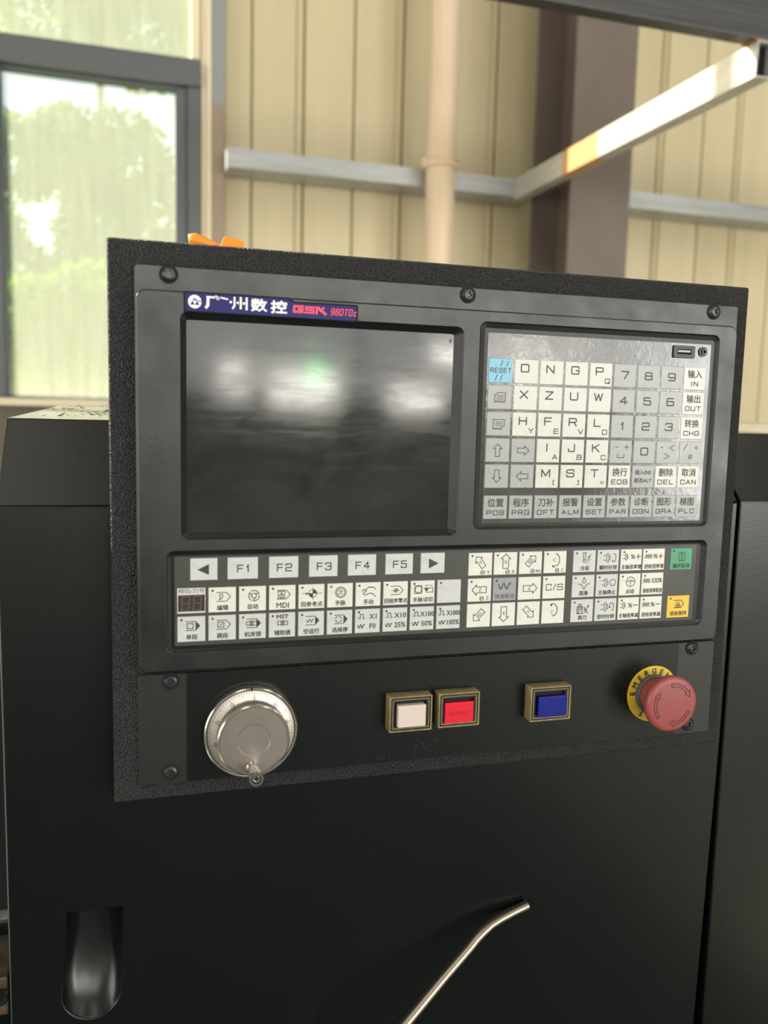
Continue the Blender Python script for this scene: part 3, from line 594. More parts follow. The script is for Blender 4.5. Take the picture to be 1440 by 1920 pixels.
# screws: domed head with a cross recess
def screw(x, z, y, parent, r=0.0043, name='screw', m='screw'):
    mb = MB().lathe_y(0, 0, [(r, 0), (r, -0.0006), (r * 0.92, -0.0012), (r * 0.62, -0.0018), (r * 0.60, -0.0008), (0.0003, -0.0008)], 24)
    me = mb.mesh('screw'); o = link(name, me, M[m], parent, (x, y, z))
    a, b = r * 0.62, r * 0.20
    t = random.uniform(0, 1.5); rot = lambda p: (p[0] * math.cos(t) - p[1] * math.sin(t), p[0] * math.sin(t) + p[1] * math.cos(t))
    cross = [(b, b), (b, a * .8), (-b, a * .8), (-b, b), (-a * .8, b), (-a * .8, -b), (-b, -b), (-b, -a * .8), (b, -a * .8), (b, -b), (a * .8, -b), (a * .8, b)]
    dm_ = plate([circ(0, 0, r * 0.64, 24), [rot(p) for p in cross]], -0.0021, -0.0012, 0.0001); link('cross_recess', dm_, M[m], o, (x, y, z))
    rg = MB().lathe_y(0, 0, [(r * 1.28, -0.0001), (r * 1.28, -0.0004), (r * 1.0, -0.0004)], 24, closed_end=False).mesh('ring'); link('washer', rg, M['gap'], o, (x, y, z))
    return o
for sx, sz in ((19.9, 243.0), (209.8, 243.0), (399.4, 242.9)):
    p = P(sx, sz, FY); screw(p[0], p[1], FY, unit)
# USB socket and jack
x0, x1, z0, z1 = PR(367.4, 385.2, 209.2, 217.9, KY)
us = link('usb_socket', plate([rrect(x0, x1, z0, z1, 0.001), rrect(x0 + .0022, x1 - .0022, z0 + .0016, z1 - .0016, 0.0003)], KY - 0.0016, KY - 0.0003, 0.0003), M['black'], unit)
MB().box(x0 + .002, x1 - .002, KY - 0.0005, KY - 0.0004, z0 + .0015, z1 - .0015).obj('socket_cavity', M['gap'], us)
MB().box(x0 + .0038, x1 - .0036, KY - 0.0012, KY - 0.0005, (z0 + z1) / 2 - 0.0003, (z0 + z1) / 2 + .0011).obj('contact_tongue', mat('socket_tongue', (0.45, 0.43, 0.38), 0.4), us)
fr_ = plate([rrect(x0 + .0023, x1 - .0023, z0 + .0017, z1 - .0017, 0.0003), rrect(x0 + .0029, x1 - .0029, z0 + .0023, z1 - .0023, 0.0003)], KY - 0.0015, KY - 0.0005); link('socket_shell', fr_, M['screw'], us)
p = P(392.2, 214.2, KY)
jk = MB().lathe_y(p[0], p[1], [(0.0034, KY - 0.0003), (0.0034, KY - 0.0012), (0.0022, KY - 0.0013)], 24, closed_end=False).obj('audio_jack', M['black'], unit)
MB().lathe_y(p[0] + 0.0004, p[1], [(0.0019, KY - 0.0010), (0.0019, KY - 0.0020), (0.0012, KY - 0.0020), (0.0012, KY - 0.0004)], 20).obj('jack_barrel', M['screw'], jk)

# nameplate
NY = MY - 0.0006
def pl(pts, y): return [P(x, z, y) for x, z in pts]
npz = [(30.0, 222.7), (134.6, 222.1), (135.0, 222.6), (135.0, 230.6), (134.4, 231.2), (95.0, 231.0), (91.2, 233.0), (30.2, 233.3), (29.6, 232.7), (29.6, 223.2)]
nplate = link('nameplate', plate([pl(npz, NY)[::-1]], NY, MY - 0.00005, 0.0001), M['name_blue'], unit)
npr = [(28.8, 222.0), (135.6, 221.5), (135.9, 222.2), (135.9, 231.4), (135.0, 232.0), (95.6, 231.8), (91.6, 233.9), (29.7, 234.1), (28.6, 233.4), (28.6, 222.6)]
link('plate_edge', plate([pl(npr, NY), pl(npz, NY)], NY - 0.0003, MY - 0.00005), M['gap'], nplate)
o0 = P(30, 223, NY)
ik = Ink(); sx = 1.0
# emblem: white disc with an open triangle figure
ik2 = Ink()
ik2.disc(4.9, 5.0, 3.9, 32)
ik2.obj('emblem', M['ink_white'], nplate, NY - 0.00012, o0)
ik3 = Ink(); cx_, cz_ = 4.9, 4.9
ik3.poly([(cx_, cz_ + 2.9), (cx_ - 2.6, cz_ - 1.7), (cx_ + 2.6, cz_ - 1.7)])
ik3.poly([(cx_ + 1.2, cz_ + 0.75), (cx_ + 3.9, cz_ + 0.75), (cx_ + 3.9, cz_ + 0.25), (cx_ + 1.2, cz_ + 0.25)])
ik3.obj('emblem_figure', M['name_blue'], nplate, NY - 0.00022, o0)
ik4 = Ink(); ik4.poly([(cx_ - 1.35, cz_ + 0.5), (cx_, cz_ - 1.7), (cx_ + 1.35, cz_ + 0.5)]).line([(cx_, cz_ + 2.6), (cx_, cz_ + .4)], 0.25)
ik4.poly([(cx_, cz_ + 1.2), (cx_ - .4, cz_ + .4), (cx_ + .4, cz_ + .4)])
ik4.obj('emblem_figure', M['ink_white'], nplate, NY - 0.00032, o0)
# maker's lettering, drawn as heavy strokes
ik = Ink(); B = 1.15
def ch(pts, w=B, closed=False): ik.line(pts, w, closed)
# first character: long roof, dot and falling left stroke
ch([(12.0, 8.1), (16.2, 8.1)], 1.0); ch([(12.6, 8.1), (12.4, 3.4), (11.5, 2.1)], 1.5); ch([(20.0, 8.2), (24.0, 7.5)], 0.8); ik.arc(18.2, 7.7, 0.75, w=0.4); ch([(16.9, 8.9), (17.6, 8.9)], 0.6)
# second
ch([(28.0, 8.8), (28.0, 4.0), (27.0, 2.4)], 1.0); ch([(31.7, 8.8), (31.7, 2.6)], 1.1); ch([(35.2, 8.8), (35.2, 2.2)], 1.1); ik.disc(25.8, 6.0, 0.8); ik.disc(29.9, 5.8, 0.8); ik.disc(33.5, 5.6, 0.8)
ik.heavy('数', 42.6, 5.2, 7.2, 0.32, w=9.4); ik.heavy('控', 54.6, 4.8, 7.2, 0.32, w=9.6)
ik.obj('maker_lettering', M['ink_white'], nplate, NY - 0.00012, o0)
ik = Ink()
def L2(pts, w=1.1, closed=False): ik.line(pts, w, closed)
L2([(69.4, 5.9), (64.0, 5.9), (63.7, 2.6), (68.9, 2.6), (69.1, 4.2), (66.6, 4.2)], 1.25)
L2([(76.4, 5.7), (71.2, 5.7), (71.1, 4.2), (75.9, 4.1), (75.8, 2.5), (70.4, 2.5)], 1.05)
L2([(78.0, 5.9), (77.7, 2.2)], 1.3); L2([(78.6, 5.7), (83.4, 2.2)], 1.5); ik.disc(81.9, 5.6, 0.9); L2([(80.2, 3.9), (83.6, 2.3)], 1.0)
ik.strokes('980TDc', 95.0, 3.9, 4.3, 2.25, 0.62, lw=0.55, slant=0.2)
ik.obj('model_lettering', M['ink_red'], nplate, NY - 0.00012, o0)

# ------------------------------------------------------------------ keys
_kmesh = {}
def key_mesh(wd, hd, m):
    q = (round(wd, 5), round(hd, 5), m)
    if q in _kmesh: return _kmesh[q]
    a, b, i, t = wd / 2, hd / 2, 0.0003, 0.0005
    mb = MB().add([(-a, 0, -b), (a, 0, -b), (a, 0, b), (-a, 0, b), (-a + i, -t, -b + i), (a - i, -t, -b + i), (a - i, -t, b - i), (-a + i, -t, b - i)],
                  [(4, 5, 6, 7), (0, 1, 5, 4), (1, 2, 6, 5), (2, 3, 7, 6), (3, 0, 4, 7)])
    me = mb.mesh('key', fix=False); me.materials.append(M[m]); _kmesh[q] = me; return me
KT = 0.0005
_led = None
def key(x0, x1, zt, zb, y, m, draw=None, label=None, led=True, ink='ink'):
    a = PR(x0, x1, zb, zt, y - 0.0003 - KT); wd, hd = a[1] - a[0], a[3] - a[2]; c = ((a[0] + a[1]) / 2, (a[2] + a[3]) / 2)
    o = link('key', key_mesh(round(wd, 4), round(hd, 4), m), None, unit, (c[0], y - 0.0003, c[1]))
    if label: o['label'] = label
    if draw:
        ik = Ink(); draw(ik)
        if ik.v: ik.obj('legend', M[ink], o, y - 0.0003 - KT - 0.00008, c)
    if led:
        li = Ink().disc(-wd * 500 + 2.5, hd * 500 - 2.0, 0.75, 12); li.obj('indicator', M['ink'], o, y - 0.0003 - KT - 0.00009, c)
    return o
# reusable pictograms (mm, about the key's centre)
def T(s, cx=0, cz=0, h=3, **k): return lambda i: i.text(s, cx, cz, h=h, **k)
def big(s, sub=None):
    def d(i):
        one = s.isdigit()
        i.strokes(s, 0 if one else -1.2, 0.4 if one else 2.2, 5.6, 6.2, lw=0.72)
        if sub == '=': i.strokes(sub, 5.0, -4.2, 1.9, 3.0, lw=0.42)
        elif sub: i.strokes(sub, 5.0, -4.2, 3.5, 3.9, lw=0.5)
    return d
def two(cn, en): return lambda i: (i.heavy(cn, 0, 3.2, 5.6, 0.1, maxw=12), i.strokes(en, 0, -3.7, 3.4, 3.7, lw=0.5))
def arrow(ang, L=3.9, hw=3.1, sw=1.7, txt=None, cx=0.0, cz=0.0, trot=None, w=0.42):
    def d(i):
        c, s = math.cos(math.radians(ang)), math.sin(math.radians(ang))
        pts = [(L, 0), (L - 3.2, hw), (L - 3.2, sw), (-L, sw), (-L, -sw), (L - 3.2, -sw), (L - 3.2, -hw)]
        i.line([(cx + x * c - z * s, cz + x * s + z * c) for x, z in pts], w, True)
        if txt: i.text(txt, cx - 0.6 * c, cz - 0.6 * s, h=2.4, maxw=4.6, rot=math.radians(trot if trot is not None else 0))
    return d
def both(*fs): return lambda i: [f(i) for f in fs]
def rapid(s): return lambda i: (i.arc(1.6, -5.7, 1.35, w=0.35), i.line([(0.8, -5.9), (2.4, -5.5)], 0.5), i.text(s, 5.8, -5.7, h=2.5, maxw=3.9))
def tagshape(i, cx=0.6, cz=1.9, fill=False, w=0.4):
    i.line([(cx - 4.1, cz + 2.8), (cx + 1.9, cz + 2.8), (cx + 4.4, cz), (cx + 1.9, cz - 2.8), (cx - 4.1, cz - 2.8)], w)
    if fill: i.poly([(cx + 1.9, cz + 2.8), (cx + 1.9, cz - 2.8), (cx + 4.4, cz)])
def cap(s): return lambda i: i.heavy(s, 0.2, -4.9, 3.3, 0.09, maxw=15.8)
def wave(i, cx, cz, a=1.5, p=2.6, n=2, w=0.5):
    i.line([(cx + (t / 12) * p * n - p * n / 2, cz + a * math.sin(2 * PI * t / 12 * 1.0 + 0.6)) for t in range(0, 12 * n + 1)] if False else [(cx - p * n / 2 + p * n * t / (12 * n), cz + a * math.sin(2 * PI * t / 12 + 2.4)) for t in range(12 * n + 1)], w)
def pulse(i, cx, cz): i.line([(cx - 2.2, cz - 1.4), (cx - 1.0, cz - 1.4), (cx - 1.0, cz + 1.4), (cx + 1.0, cz + 1.4), (cx + 1.0, cz - 1.4), (cx + 2.2, cz - 1.4)], 0.42)
def target(i, cx, cz, r=2.1):
    i.arc(cx, cz, r, w=0.35)
    for q in (0, 180): i.poly([(cx, cz)] + [(cx + r * math.cos(math.radians(q + a)), cz + r * math.sin(math.radians(q + a))) for a in range(0, 91, 15)])
def spring(i, cx, cz, n=4, w=0.35):
    i.line([(cx + k * 0.72 - n * 0.72, cz + (1.6 if k % 2 else -1.6)) for k in range(2 * n + 1)], w)
def chuck(i, cx, cz, k=1.0):
    i.line([(cx - 3.4 * k, cz + 1.7 * k), (cx - 0.7 * k, cz + 1.7 * k)], 0.35).line([(cx - 3.4 * k, cz - 1.7 * k), (cx - 0.7 * k, cz - 1.7 * k)], 0.35)
    i.line([(cx - 0.7 * k, cz + 3.0 * k), (cx + 0.9 * k, cz + 3.0 * k), (cx + 0.9 * k, cz - 3.0 * k), (cx - 0.7 * k, cz - 3.0 * k)], 0.35, True)
    i.line([(cx + 0.9 * k, cz + 1.4 * k), (cx + 2.0 * k, cz + 1.4 * k), (cx + 2.0 * k, cz - 1.4 * k), (cx + 0.9 * k, cz - 1.4 * k)], 0.35)
def lockbolt(i, cx, cz):
    i.line([(cx - 3.2, cz + 1.2), (cx - 1, cz + 1.2), (cx - 1, cz - 1.2), (cx - 3.2, cz - 1.2)], 0.4, True).line([(cx + 1, cz + 1.2), (cx + 3.2, cz + 1.2), (cx + 3.2, cz - 1.2), (cx + 1, cz - 1.2)], 0.4, True)
    i.line([(cx, cz + 2), (cx, cz - 2)], 0.35).line([(cx - 0.9, cz + 1.6), (cx + 0.9, cz - 1.6)], 0.3).line([(cx + 0.9, cz + 1.6), (cx - 0.9, cz - 1.6)], 0.3)
def page(i, up):
    s = 1 if up else -1
    P0 = [(-3.6, -2.6 * s), (4.0, -2.6 * s), (4.0, 3.0 * s), (-1.6, 3.0 * s), (-3.6, 1.2 * s)] if up else [(-4, 2.8), (4, 2.8), (4, -1.2), (1.8, -3.0), (-4, -3.0)]
    i.line(P0, 0.4, True)
    for z in (1.2, 0.0, -1.2): i.line([(-2.2, z), (2.8, z)], 0.35)
    i.line([(-4.2, -3.3), (3.6, -3.3)] if up else [(-4.4, -3.6), (2.4, -3.6)], 0.3)

KX = [226.6 + 18.97 * k for k in range(9)]; KZ = [203.1, 185.4, 167.6, 149.8, 132.1, 110.8]; KW, KH = 17.6, 16.2
def reset(i):
    i.strokes('RESET', 0, 0.2, 3.2, 2.4, 0.75, lw=0.4)
    for a in (-0.4, 3.0): i.line([(a + 1.6, 6.6), (a + 0.2, 3.0)] if a < 0 else [(a + 2.4, 6.0), (a + 1.2, 3.2)], 0.4)
    for a in (-3.6, 0.2): i.line([(a + 1.4, -2.6), (a - 0.2, -6.4)] if a < 0 else [(a + 1.0, -2.6), (a - 0.4, -6.4)], 0.4)
ROWS = [
 [('key_blue', reset, 'sky blue reset key'), ('w', big('O'), 0), ('w', big('N'), 0), ('w', big('G'), 0), ('w', big('P', 'Q'), 0), ('g', big('7'), 0), ('g', big('8'), 0), ('g', big('9'), 0), ('w', two('输入', 'IN'), 'white key lettered IN')],
 [('g', lambda i: page(i, True), 'light grey page-up key'), ('w', big('X'), 0), ('w', big('Z'), 0), ('w', big('U'), 0), ('w', big('W'), 0), ('g', big('4'), 0), ('g', big('5'), 0), ('g', big('6'), 0), ('w', two('输出', 'OUT'), 'white key lettered OUT')],
 [('g', lambda i: page(i, False), 'light grey page-down key'), ('w', big('H', 'Y'), 0), ('w', big('F', 'E'), 0), ('w', big('R', 'V'), 0), ('w', big('L', 'D'), 0), ('g', big('1'), 0), ('g', big('2'), 0), ('g', big('3'), 0), ('w', two('转换', 'CHG'), 'white key lettered CHG')],
 [('g', arrow(90, 4.2, 3.2, 1.6), 'light grey up-arrow key'), ('g', arrow(0, 4.2, 3.2, 1.6), 'light grey arrow key pointing at the letter I'), ('w', big('I', 'A'), 0), ('w', big('J', 'B'), 0), ('w', big('K', 'C'), 0),
  ('g', lambda i: i.line([(-4.6, 3.2), (-2.2, 3.2)], .4).line([(2.6, 3.2), (6.0, 3.2)], .4).line([(4.3, 4.9), (4.3, 1.5)], .4).line([(-2.6, -1.8), (-2.6, -4), (2.6, -4), (2.6, -1.8)], .45), 0), ('g', big('0'), 0),
  ('g', lambda i: i.disc(-4.6, 3.4, .6).line([(5.6, 5.2), (1.8, 3.2), (5.6, 1.2)], .4).line([(-2.2, -0.8), (1.8, -2.8), (-2.2, -4.8)], .4), 0),
  ('g', lambda i: i.line([(-5.4, 1.6), (-2.8, 6.2)], .4).text('*', 5.0, 3.6, h=3).text('#', 0.4, -3.0, h=4), 0)],
 [('g', arrow(270, 4.2, 3.2, 1.6), 'light grey down-arrow key'), ('g', arrow(180, 4.2, 3.2, 1.6), 'light grey arrow key pointing away from the letter M'), ('w', big('M', '['), 0), ('w', big('S', ']'), 0), ('w', big('T', '='), 0), ('w', two('换行', 'EOB'), 'white key lettered EOB'),
  ('g', lambda i: (i.heavy('插入INS', 0, 3.2, 3.5, 0.08, maxw=14.5), i.heavy('修改ALT', 0, -2.6, 3.5, 0.08, maxw=14.5)), 'grey key lettered INS and ALT'), ('w', two('删除', 'DEL'), 'white key lettered DEL'), ('w', two('取消', 'CAN'), 'white key lettered CAN')],
 [('g', two(a, b), 'light grey key lettered ' + b) for a, b in (('位置', 'POS'), ('程序', 'PRG'), ('刀补', 'OFT'), ('报警', 'ALM'), ('设置', 'SET'), ('参数', 'PAR'), ('诊断', 'DGN'), ('图形', 'GRA'), ('梯图', 'PLC'))]]
for r, row in enumerate(ROWS):
    for c, (m, d, lab) in enumerate(row):
        key(KX[c], KX[c] + (KW if c < 8 else 18.0), KZ[r], KZ[r] - KH, KY, {'w': 'key_white', 'g': 'key_grey'}.get(m, m), d, lab or None, led=False)
# function key row
FX = [(31.9, 48.7), (54.8, 74.0), (80.9, 99.9), (106.8, 125.8), (132.6, 151.8), (158.2, 177.4), (182.8, 200.0)]
for k, (a, b) in enumerate(FX):
    d = (lambda i: i.poly([(-3.9, -0.2), (3.0, 3.2), (3.0, -3.6)])) if k == 0 else (lambda i: i.poly([(4.0, -0.2), (-2.8, 3.2), (-2.8, -3.6)])) if k == 6 else (lambda t: lambda i: i.strokes(t, 0.3, -0.2, 5.0, 4.2, 1.3, lw=0.62))('F%d' % k)
    key(a, b, 72.2, 58.2, SY, 'key_strip', d, 'grey key lettered F%d' % k if 0 < k < 6 else 'grey key with a solid triangle', led=False)
# mode keys
def m_edit(i): tagshape(i); i.line([(-1.8, 3.4), (-0.2, 3.9), (0.4, 2.4), (-0.6, 0.4), (-2.0, 0.2), (-1.2, 1.6), (-1.8, 3.4)], .4)
def m_auto(i):
    i.arc(0.8, 1.9, 1.5, w=.45)
    for q in (20, 140, 260): i.arc(0.8, 1.9, 3.3, q, q + 100, .45, 10); i.line([(0.8 + 1.5 * math.cos(math.radians(q + 60)), 1.9 + 1.5 * math.sin(math.radians(q + 60))), (0.8 + 3.3 * math.cos(math.radians(q)), 1.9 + 3.3 * math.sin(math.radians(q)))], .4)
def m_mdi(i): tagshape(i); i.line([(-2.6, 4.1), (1.4, 4.1), (1.4, -.3), (-2.6, -.3)], .4, True); i.arc(-0.6, 1.4, 1.1, w=.4); i.line([(-.6, 3.4), (-.6, 1.4)], .5)
def m_ref(i): target(i, 0.8, 2.0, 2.6); i.line([(-5.8, 2.0), (7.0, 2.0)], .3).line([(.8, 6), (.8, -2)], .3).poly([(-1.8, 2.0), (-3.6, 3.0), (-3.6, 1.0)])
def m_hwl(i): i.arc(0.4, 2.0, 3.5, w=.4).arc(0.4, 2.0, 2.7, w=.35).line([(-1.3, .8), (-.6, .8), (-.6, 3.2), (.7, 3.2), (.7, .8), (1.4, .8)], .35).line([(.7, 3.2), (2.0, 2.4)], .3)
def m_jog(i): i.line([(-4.0, 2.0), (-3.4, 3.2), (-1.6, 3.2), (-1.2, 2.2), (-2.6, 1.6), (-3.4, .4), (-2, -.4), (.2, .6), (2.8, .6), (5, -1.6)], .45).line([(-1.6, 3.4), (.2, 4.8), (3.4, 4.8), (5, 3.4)], .45).poly([(-.4, 4.4), (.3, 4.9), (3.4, 4.9), (4.2, 4.2), (3, 4.4)])
def m_prog0(i): tagshape(i, 0.6, 2.0); target(i, .2, 2.0, 1.2); i.line([(-2.8, 2), (2.4, 2)], .35)
def m_trial(i): i.line([(-5.6, 4.6), (-.6, 4.6), (-.6, -.6), (-5.6, -.6)], .4, True).arc(-3.1, 2.0, 2.3, w=.4).text('@Trial', 4.0, 4.4, h=1.8, maxw=6.2).line([(1.2, 2.8), (7, 2.8), (7, 0), (2.8, 0)], .4, True).poly([(1.2, 2.8), (4.2, 2.8), (3.0, .6)])
def m_sbk(i): tagshape(i, .6, 2.0, True); i.line([(-2.6, 3.6), (1.0, 3.6), (1.0, .4), (-2.6, .4)], .45, True)
def m_skip(i): tagshape(i, .6, 2.0); i.line([(-2.6, 3.6), (1.0, 3.6), (1.0, .4), (-2.6, .4)], .4, True).line([(-1.6, 1.2), (.2, 2.8)], .35)
def m_mlock(i): tagshape(i, .6, 2.0, True); lockbolt(i, -.6, 2.0)
def m_mst(i): i.heavy('MST', 0.2, 5.5, 2.5, 0.14, w=7.4); lockbolt(i, .3, 1.3)
def m_dry(i): tagshape(i, .6, 2.0, True); wave(i, -.8, 2.0, 1.0, 2.2, 2, .4)
def m_opt(i): tagshape(i, .6, 2.0, True); [i.arc(-.8, 2.0, 2.0, q + 10, q + 80, .4, 6) for q in (0, 90, 180, 270)]
def stepk(mult, pct): return lambda i: (pulse(i, -4.8 if len(mult) > 4 else -4.0, 3.2), i.heavy(mult, 3.5, 3.0, 3.3, 0.1, maxw=9.4), wave(i, -4.4, -3.4, 1.2, 2.2, 2, .5), i.heavy(pct, 3.4, -3.4, 3.3, 0.1, maxw=8.6))
MX = [24.0 + 19.02 * k for k in range(10)]; MW = 17.2; MR1, MR2 = (53.4, 37.4), (35.5, 19.3)
r1 = [None, (m_edit, '编辑'), (m_auto, '自动'), (m_mdi, 'MDI'), (m_ref, '回参考点'), (m_hwl, '手脉'), (m_jog, '手动'), (m_prog0, '回程序零点'), (m_trial, '手脉试切'), (lambda i: None, None)]
for k, q in enumerate(r1):
    if q is None: continue
    f, s = q
    key(MX[k], MX[k] + MW, *MR1, SY, 'key_bright' if s else 'key_strip', both(f, cap(s)) if s else None, None if s else 'blank grey key')
# two-digit display
a = PR(24.0, 41.2, 37.6, 53.6, SY - 0.0006)
dsp = link('digit_display', plate([rrect(*a, 0.0004)], SY - 0.0006, SY - 0.0003), M['key_white'], unit)
b = PR(24.6, 40.8, 38.8, 49.2, SY - 0.0007)
MB().box(b[0], b[1], SY - 0.0009, SY - 0.0006, b[2], b[3]).obj('display_window', mat('display_brown', (0.045, 0.034, 0.030), 0.2), dsp)
c = ((a[0] + a[1]) / 2, (a[2] + a[3]) / 2)
Ink().text('档位/刀号', 0, 6.2, h=2.9, w=15.6).obj('display_heading', M['ink'], dsp, SY - 0.00075, c)
dg = Ink()
for ox in (-3.4, 3.6):
    dg.line([(ox - 2, 2.8), (ox + 2.4, 2.8), (ox + 1.8, -6), (ox - 2.6, -6)], .7, True).line([(ox - 2.2, -1.6), (ox + 2.0, -1.6)], .7)
dg.obj('digit_segments', mat('segment_grey', (0.085, 0.07, 0.062), 0.3), dsp, SY - 0.00098, c)
r2 = [both(m_sbk, cap('单段')), both(m_skip, cap('跳段')), both(m_mlock, cap('机床锁')), both(m_mst, cap('辅助锁')), both(m_dry, cap('空运行')), both(m_opt, cap('选择停')), stepk('X1', 'F0'), stepk('X10', '25%'), stepk('X100', '50%'), stepk('X1000', '100%')]
for k, f in enumerate(r2): key(MX[k], MX[k] + MW, *MR2, SY, 'key_strip', f, ['grey key lettered X1 and F0', 'grey key lettered X10 and 25%', 'grey key lettered X100 and 50%', 'grey key lettered X1000 and 100%'][k - 6] if k > 5 else None)
# axis keys
AX = [217.4, 236.1, 255.1, 274.1]; AW = 17.5; AR = [(71.4, 55.6), (53.5, 37.3), (35.8, 19.3)]
def spin(ccw): return lambda i: (i.arc(0.2, 1.6, 3.0, -100, 90, .5, 12, 4.2), i.text('C', -.6, 1.6 if not ccw else -.2, h=2.6), i.poly([(-2.4, -3.4), (-.2, -3.8), (-1.8, -1.6)] if not ccw else [(-2.4, 5.8), (.2, 6.6), (-1.8, 3.8)]))
ax = [[both(arrow(128, 4.6, 3.2, 1.8, 'Y', -0.4, 1.6, 128 - 90), rapid('Y')), both(arrow(90, 4.9, 3.6, 2.1, 'X', 0, 1.6), rapid('X')), both(arrow(45, 4.6, 3.2, 1.8, '4th', 0.4, 1.6, 45), rapid('4th')), both(spin(False), rapid('C'))],
      [both(arrow(180, 5.2, 3.6, 2.1, 'Z', -.4, 0.2), rapid('Z')), both(lambda i: wave(i, -.2, 2.2, 2.0, 4.4, 2, .65), T('快速移动', 0, -4.8, 3.4, maxw=14.5)), arrow(0, 5.2, 3.6, 2.1, 'Z', .4, 0), (lambda i: i.strokes('C/S', 0.2, 0.2, 4.6, 4.4, 0.6, lw=0.5))],
      [arrow(225, 4.9, 3.2, 1.9, '4th', -.4, 0, 45), arrow(270, 5.2, 3.6, 2.1, 'X', 0, .2), arrow(-45, 4.8, 3.2, 1.9, 'Y', 0.2, 0.6, 45), spin(True)]]
for r in range(3):
    for c_ in range(4):
        key(AX[c_], AX[c_] + AW, *AR[r], SY, 'key_mid' if (r, c_) == (1, 1) else 'key_bright', ax[r][c_], 'mid grey rapid traverse key' if (r, c_) == (1, 1) else None, led=(r == 0 or (r == 1 and c_ != 2)))
# spindle, coolant and override keys
def coolant(i): i.line([(-1.6, 6), (1.2, 6)], .4).line([(-1, 6), (-1, 1)], .4).line([(.6, 6), (.6, 1)], .4).arc(-.2, .2, 1.0, w=.4).line([(2.2, 0), (3.2, 4), (3, 2), (5, 5)], .35).line([(2.4, -1.2), (2.4, -2)], .4).line([(3.4, 0.4), (4.4, 1.4)], .35)
def lube(i): i.line([(.4, 6.4), (-.9, 3.6), (-.4, 2.6), (.4, 2.3), (1.2, 2.6), (1.7, 3.6)], .4, True).line([(-4, 1.6), (-2, 1.6), (-.2, -1), (-.2, -2.2)], .4).line([(4.8, 1.6), (2.8, 1.6), (1, -1), (1, -2.2)], .4)
def toolc(i): i.line([(-4, 3), (0, 3), (0, -2), (-4, -2)], .5, True).line([(-3, 3), (-3, 4.6), (-1, 4.6), (-1, 3)], .5).line([(-3.4, -1.6), (-.4, 2.4)], .5).line([(-3.4, .6), (-2, 2.6)], .5).line([(1.4, 2.6), (4.6, -2)], .5).line([(1.4, -2), (4.8, 3.4)], .5).disc(4.6, 3.2, .7).line([(1.2, 1), (3, .2)], .5)
def spcw(i): chuck(i, -.6, 2.0); i.arc(4.4, 2.0, 1.7, -120, 110, .4, 10, 3.0); i.poly([(2.8, -.4), (4.4, -1.0), (3.6, .6)])
def spccw(i): chuck(i, -.6, 2.0); i.arc(4.6, 2.0, 1.7, -80, 200, .4, 12, 3.0); i.poly([(2.4, 1.0), (4.0, 1.6), (3.0, 2.8)])
def spstop(i): chuck(i, -1.2, 2.0, .95); i.arc(4.6, 2.0, 2.3, w=.4)
def jog1(i): i.arc(.4, 2.0, 3.5, w=.42).line([(-3.0, 2.4), (3.8, 2.4)], .4).line([(.4, 2.2), (.4, -1.2)], .4).arc(.4, 2.0, 1.6, 180, 0, .3, 8)
def ovr(ic, sgn): return lambda i: (ic(i), i.strokes('%', 1.2, 2.4, 3.4, 3.2, lw=0.42), i.line([(3.8, 2.4), (7.2, 2.4)], .5), i.line([(5.5, 4.2), (5.5, .6)], .5) if sgn == '+' else None)
sm = lambda i: chuck(i, -4.4, 2.4, .75); sp = lambda i: spring(i, -4.4, 2.4)
fd100 = lambda i: (spring(i, -5.0, 2.4), i.strokes('100%', 3.2, 2.4, 3.2, 2.0, 0.45, lw=0.42))
BX = [297.1, 316.2, 335.2, 353.6]; BW = [18.4, 18.2, 18.0, 18.8]
bk = [[('g', coolant, '冷却'), ('g', spcw, '顺时针转'), ('w', ovr(sm, '+'), '主轴倍率增'), ('w', ovr(sp, '+'), '进给倍率增')],
      [('g', lube, '润滑'), ('g', spstop, '主轴停止'), ('w', jog1, '点动'), ('w', fd100, '进给倍率取消')],
      [('g', toolc, '换刀'), ('g', spccw, '逆时针转'), ('w', ovr(sm, '-'), '主轴倍率减'), ('w', ovr(sp, '-'), '进给倍率减')]]
for r in range(3):
    for c_ in range(4):
        m, f, s = bk[r][c_]; key(BX[c_], BX[c_] + BW[c_] - 0.6, *AR[r], SY, 'key_bright' if m == 'w' else 'key_strip', both(f, cap(s)))
key(376.8, 395.2, 71.4, 55.0, SY, 'key_green', both(lambda i: i.line([(-1.6, 4.4), (2.2, 4.4), (2.8, 3.6), (2.8, -.6), (2.2, -1.4), (-1.6, -1.4), (-2.2, -.6), (-2.2, 3.6)], .45, True).line([(.3, 3.4), (.3, -.6)], .5).line([(-1.6, 5.2), (2.2, 5.2)], .3).line([(-.6, 3.4), (1.2, 3.4)], .4).line([(-.6, -.6), (1.2, -.6)], .4), cap('循环起动')), 'green cycle start key')
key(376.6, 395.4, 35.6, 19.0, SY, 'key_yellow', both(lambda i: (i.line([(-3.8, 4.8), (2.2, 4.8), (4.6, 2.0), (2.2, -.8), (-3.8, -.8)], .45), spring(i, -.4, .8, 3), i.line([(-1.6, 3.8), (-.4, 2.4)], .35), i.line([(1, 3.8), (.2, 2.6)], .35)), cap('进给保持')), 'yellow feed hold key')

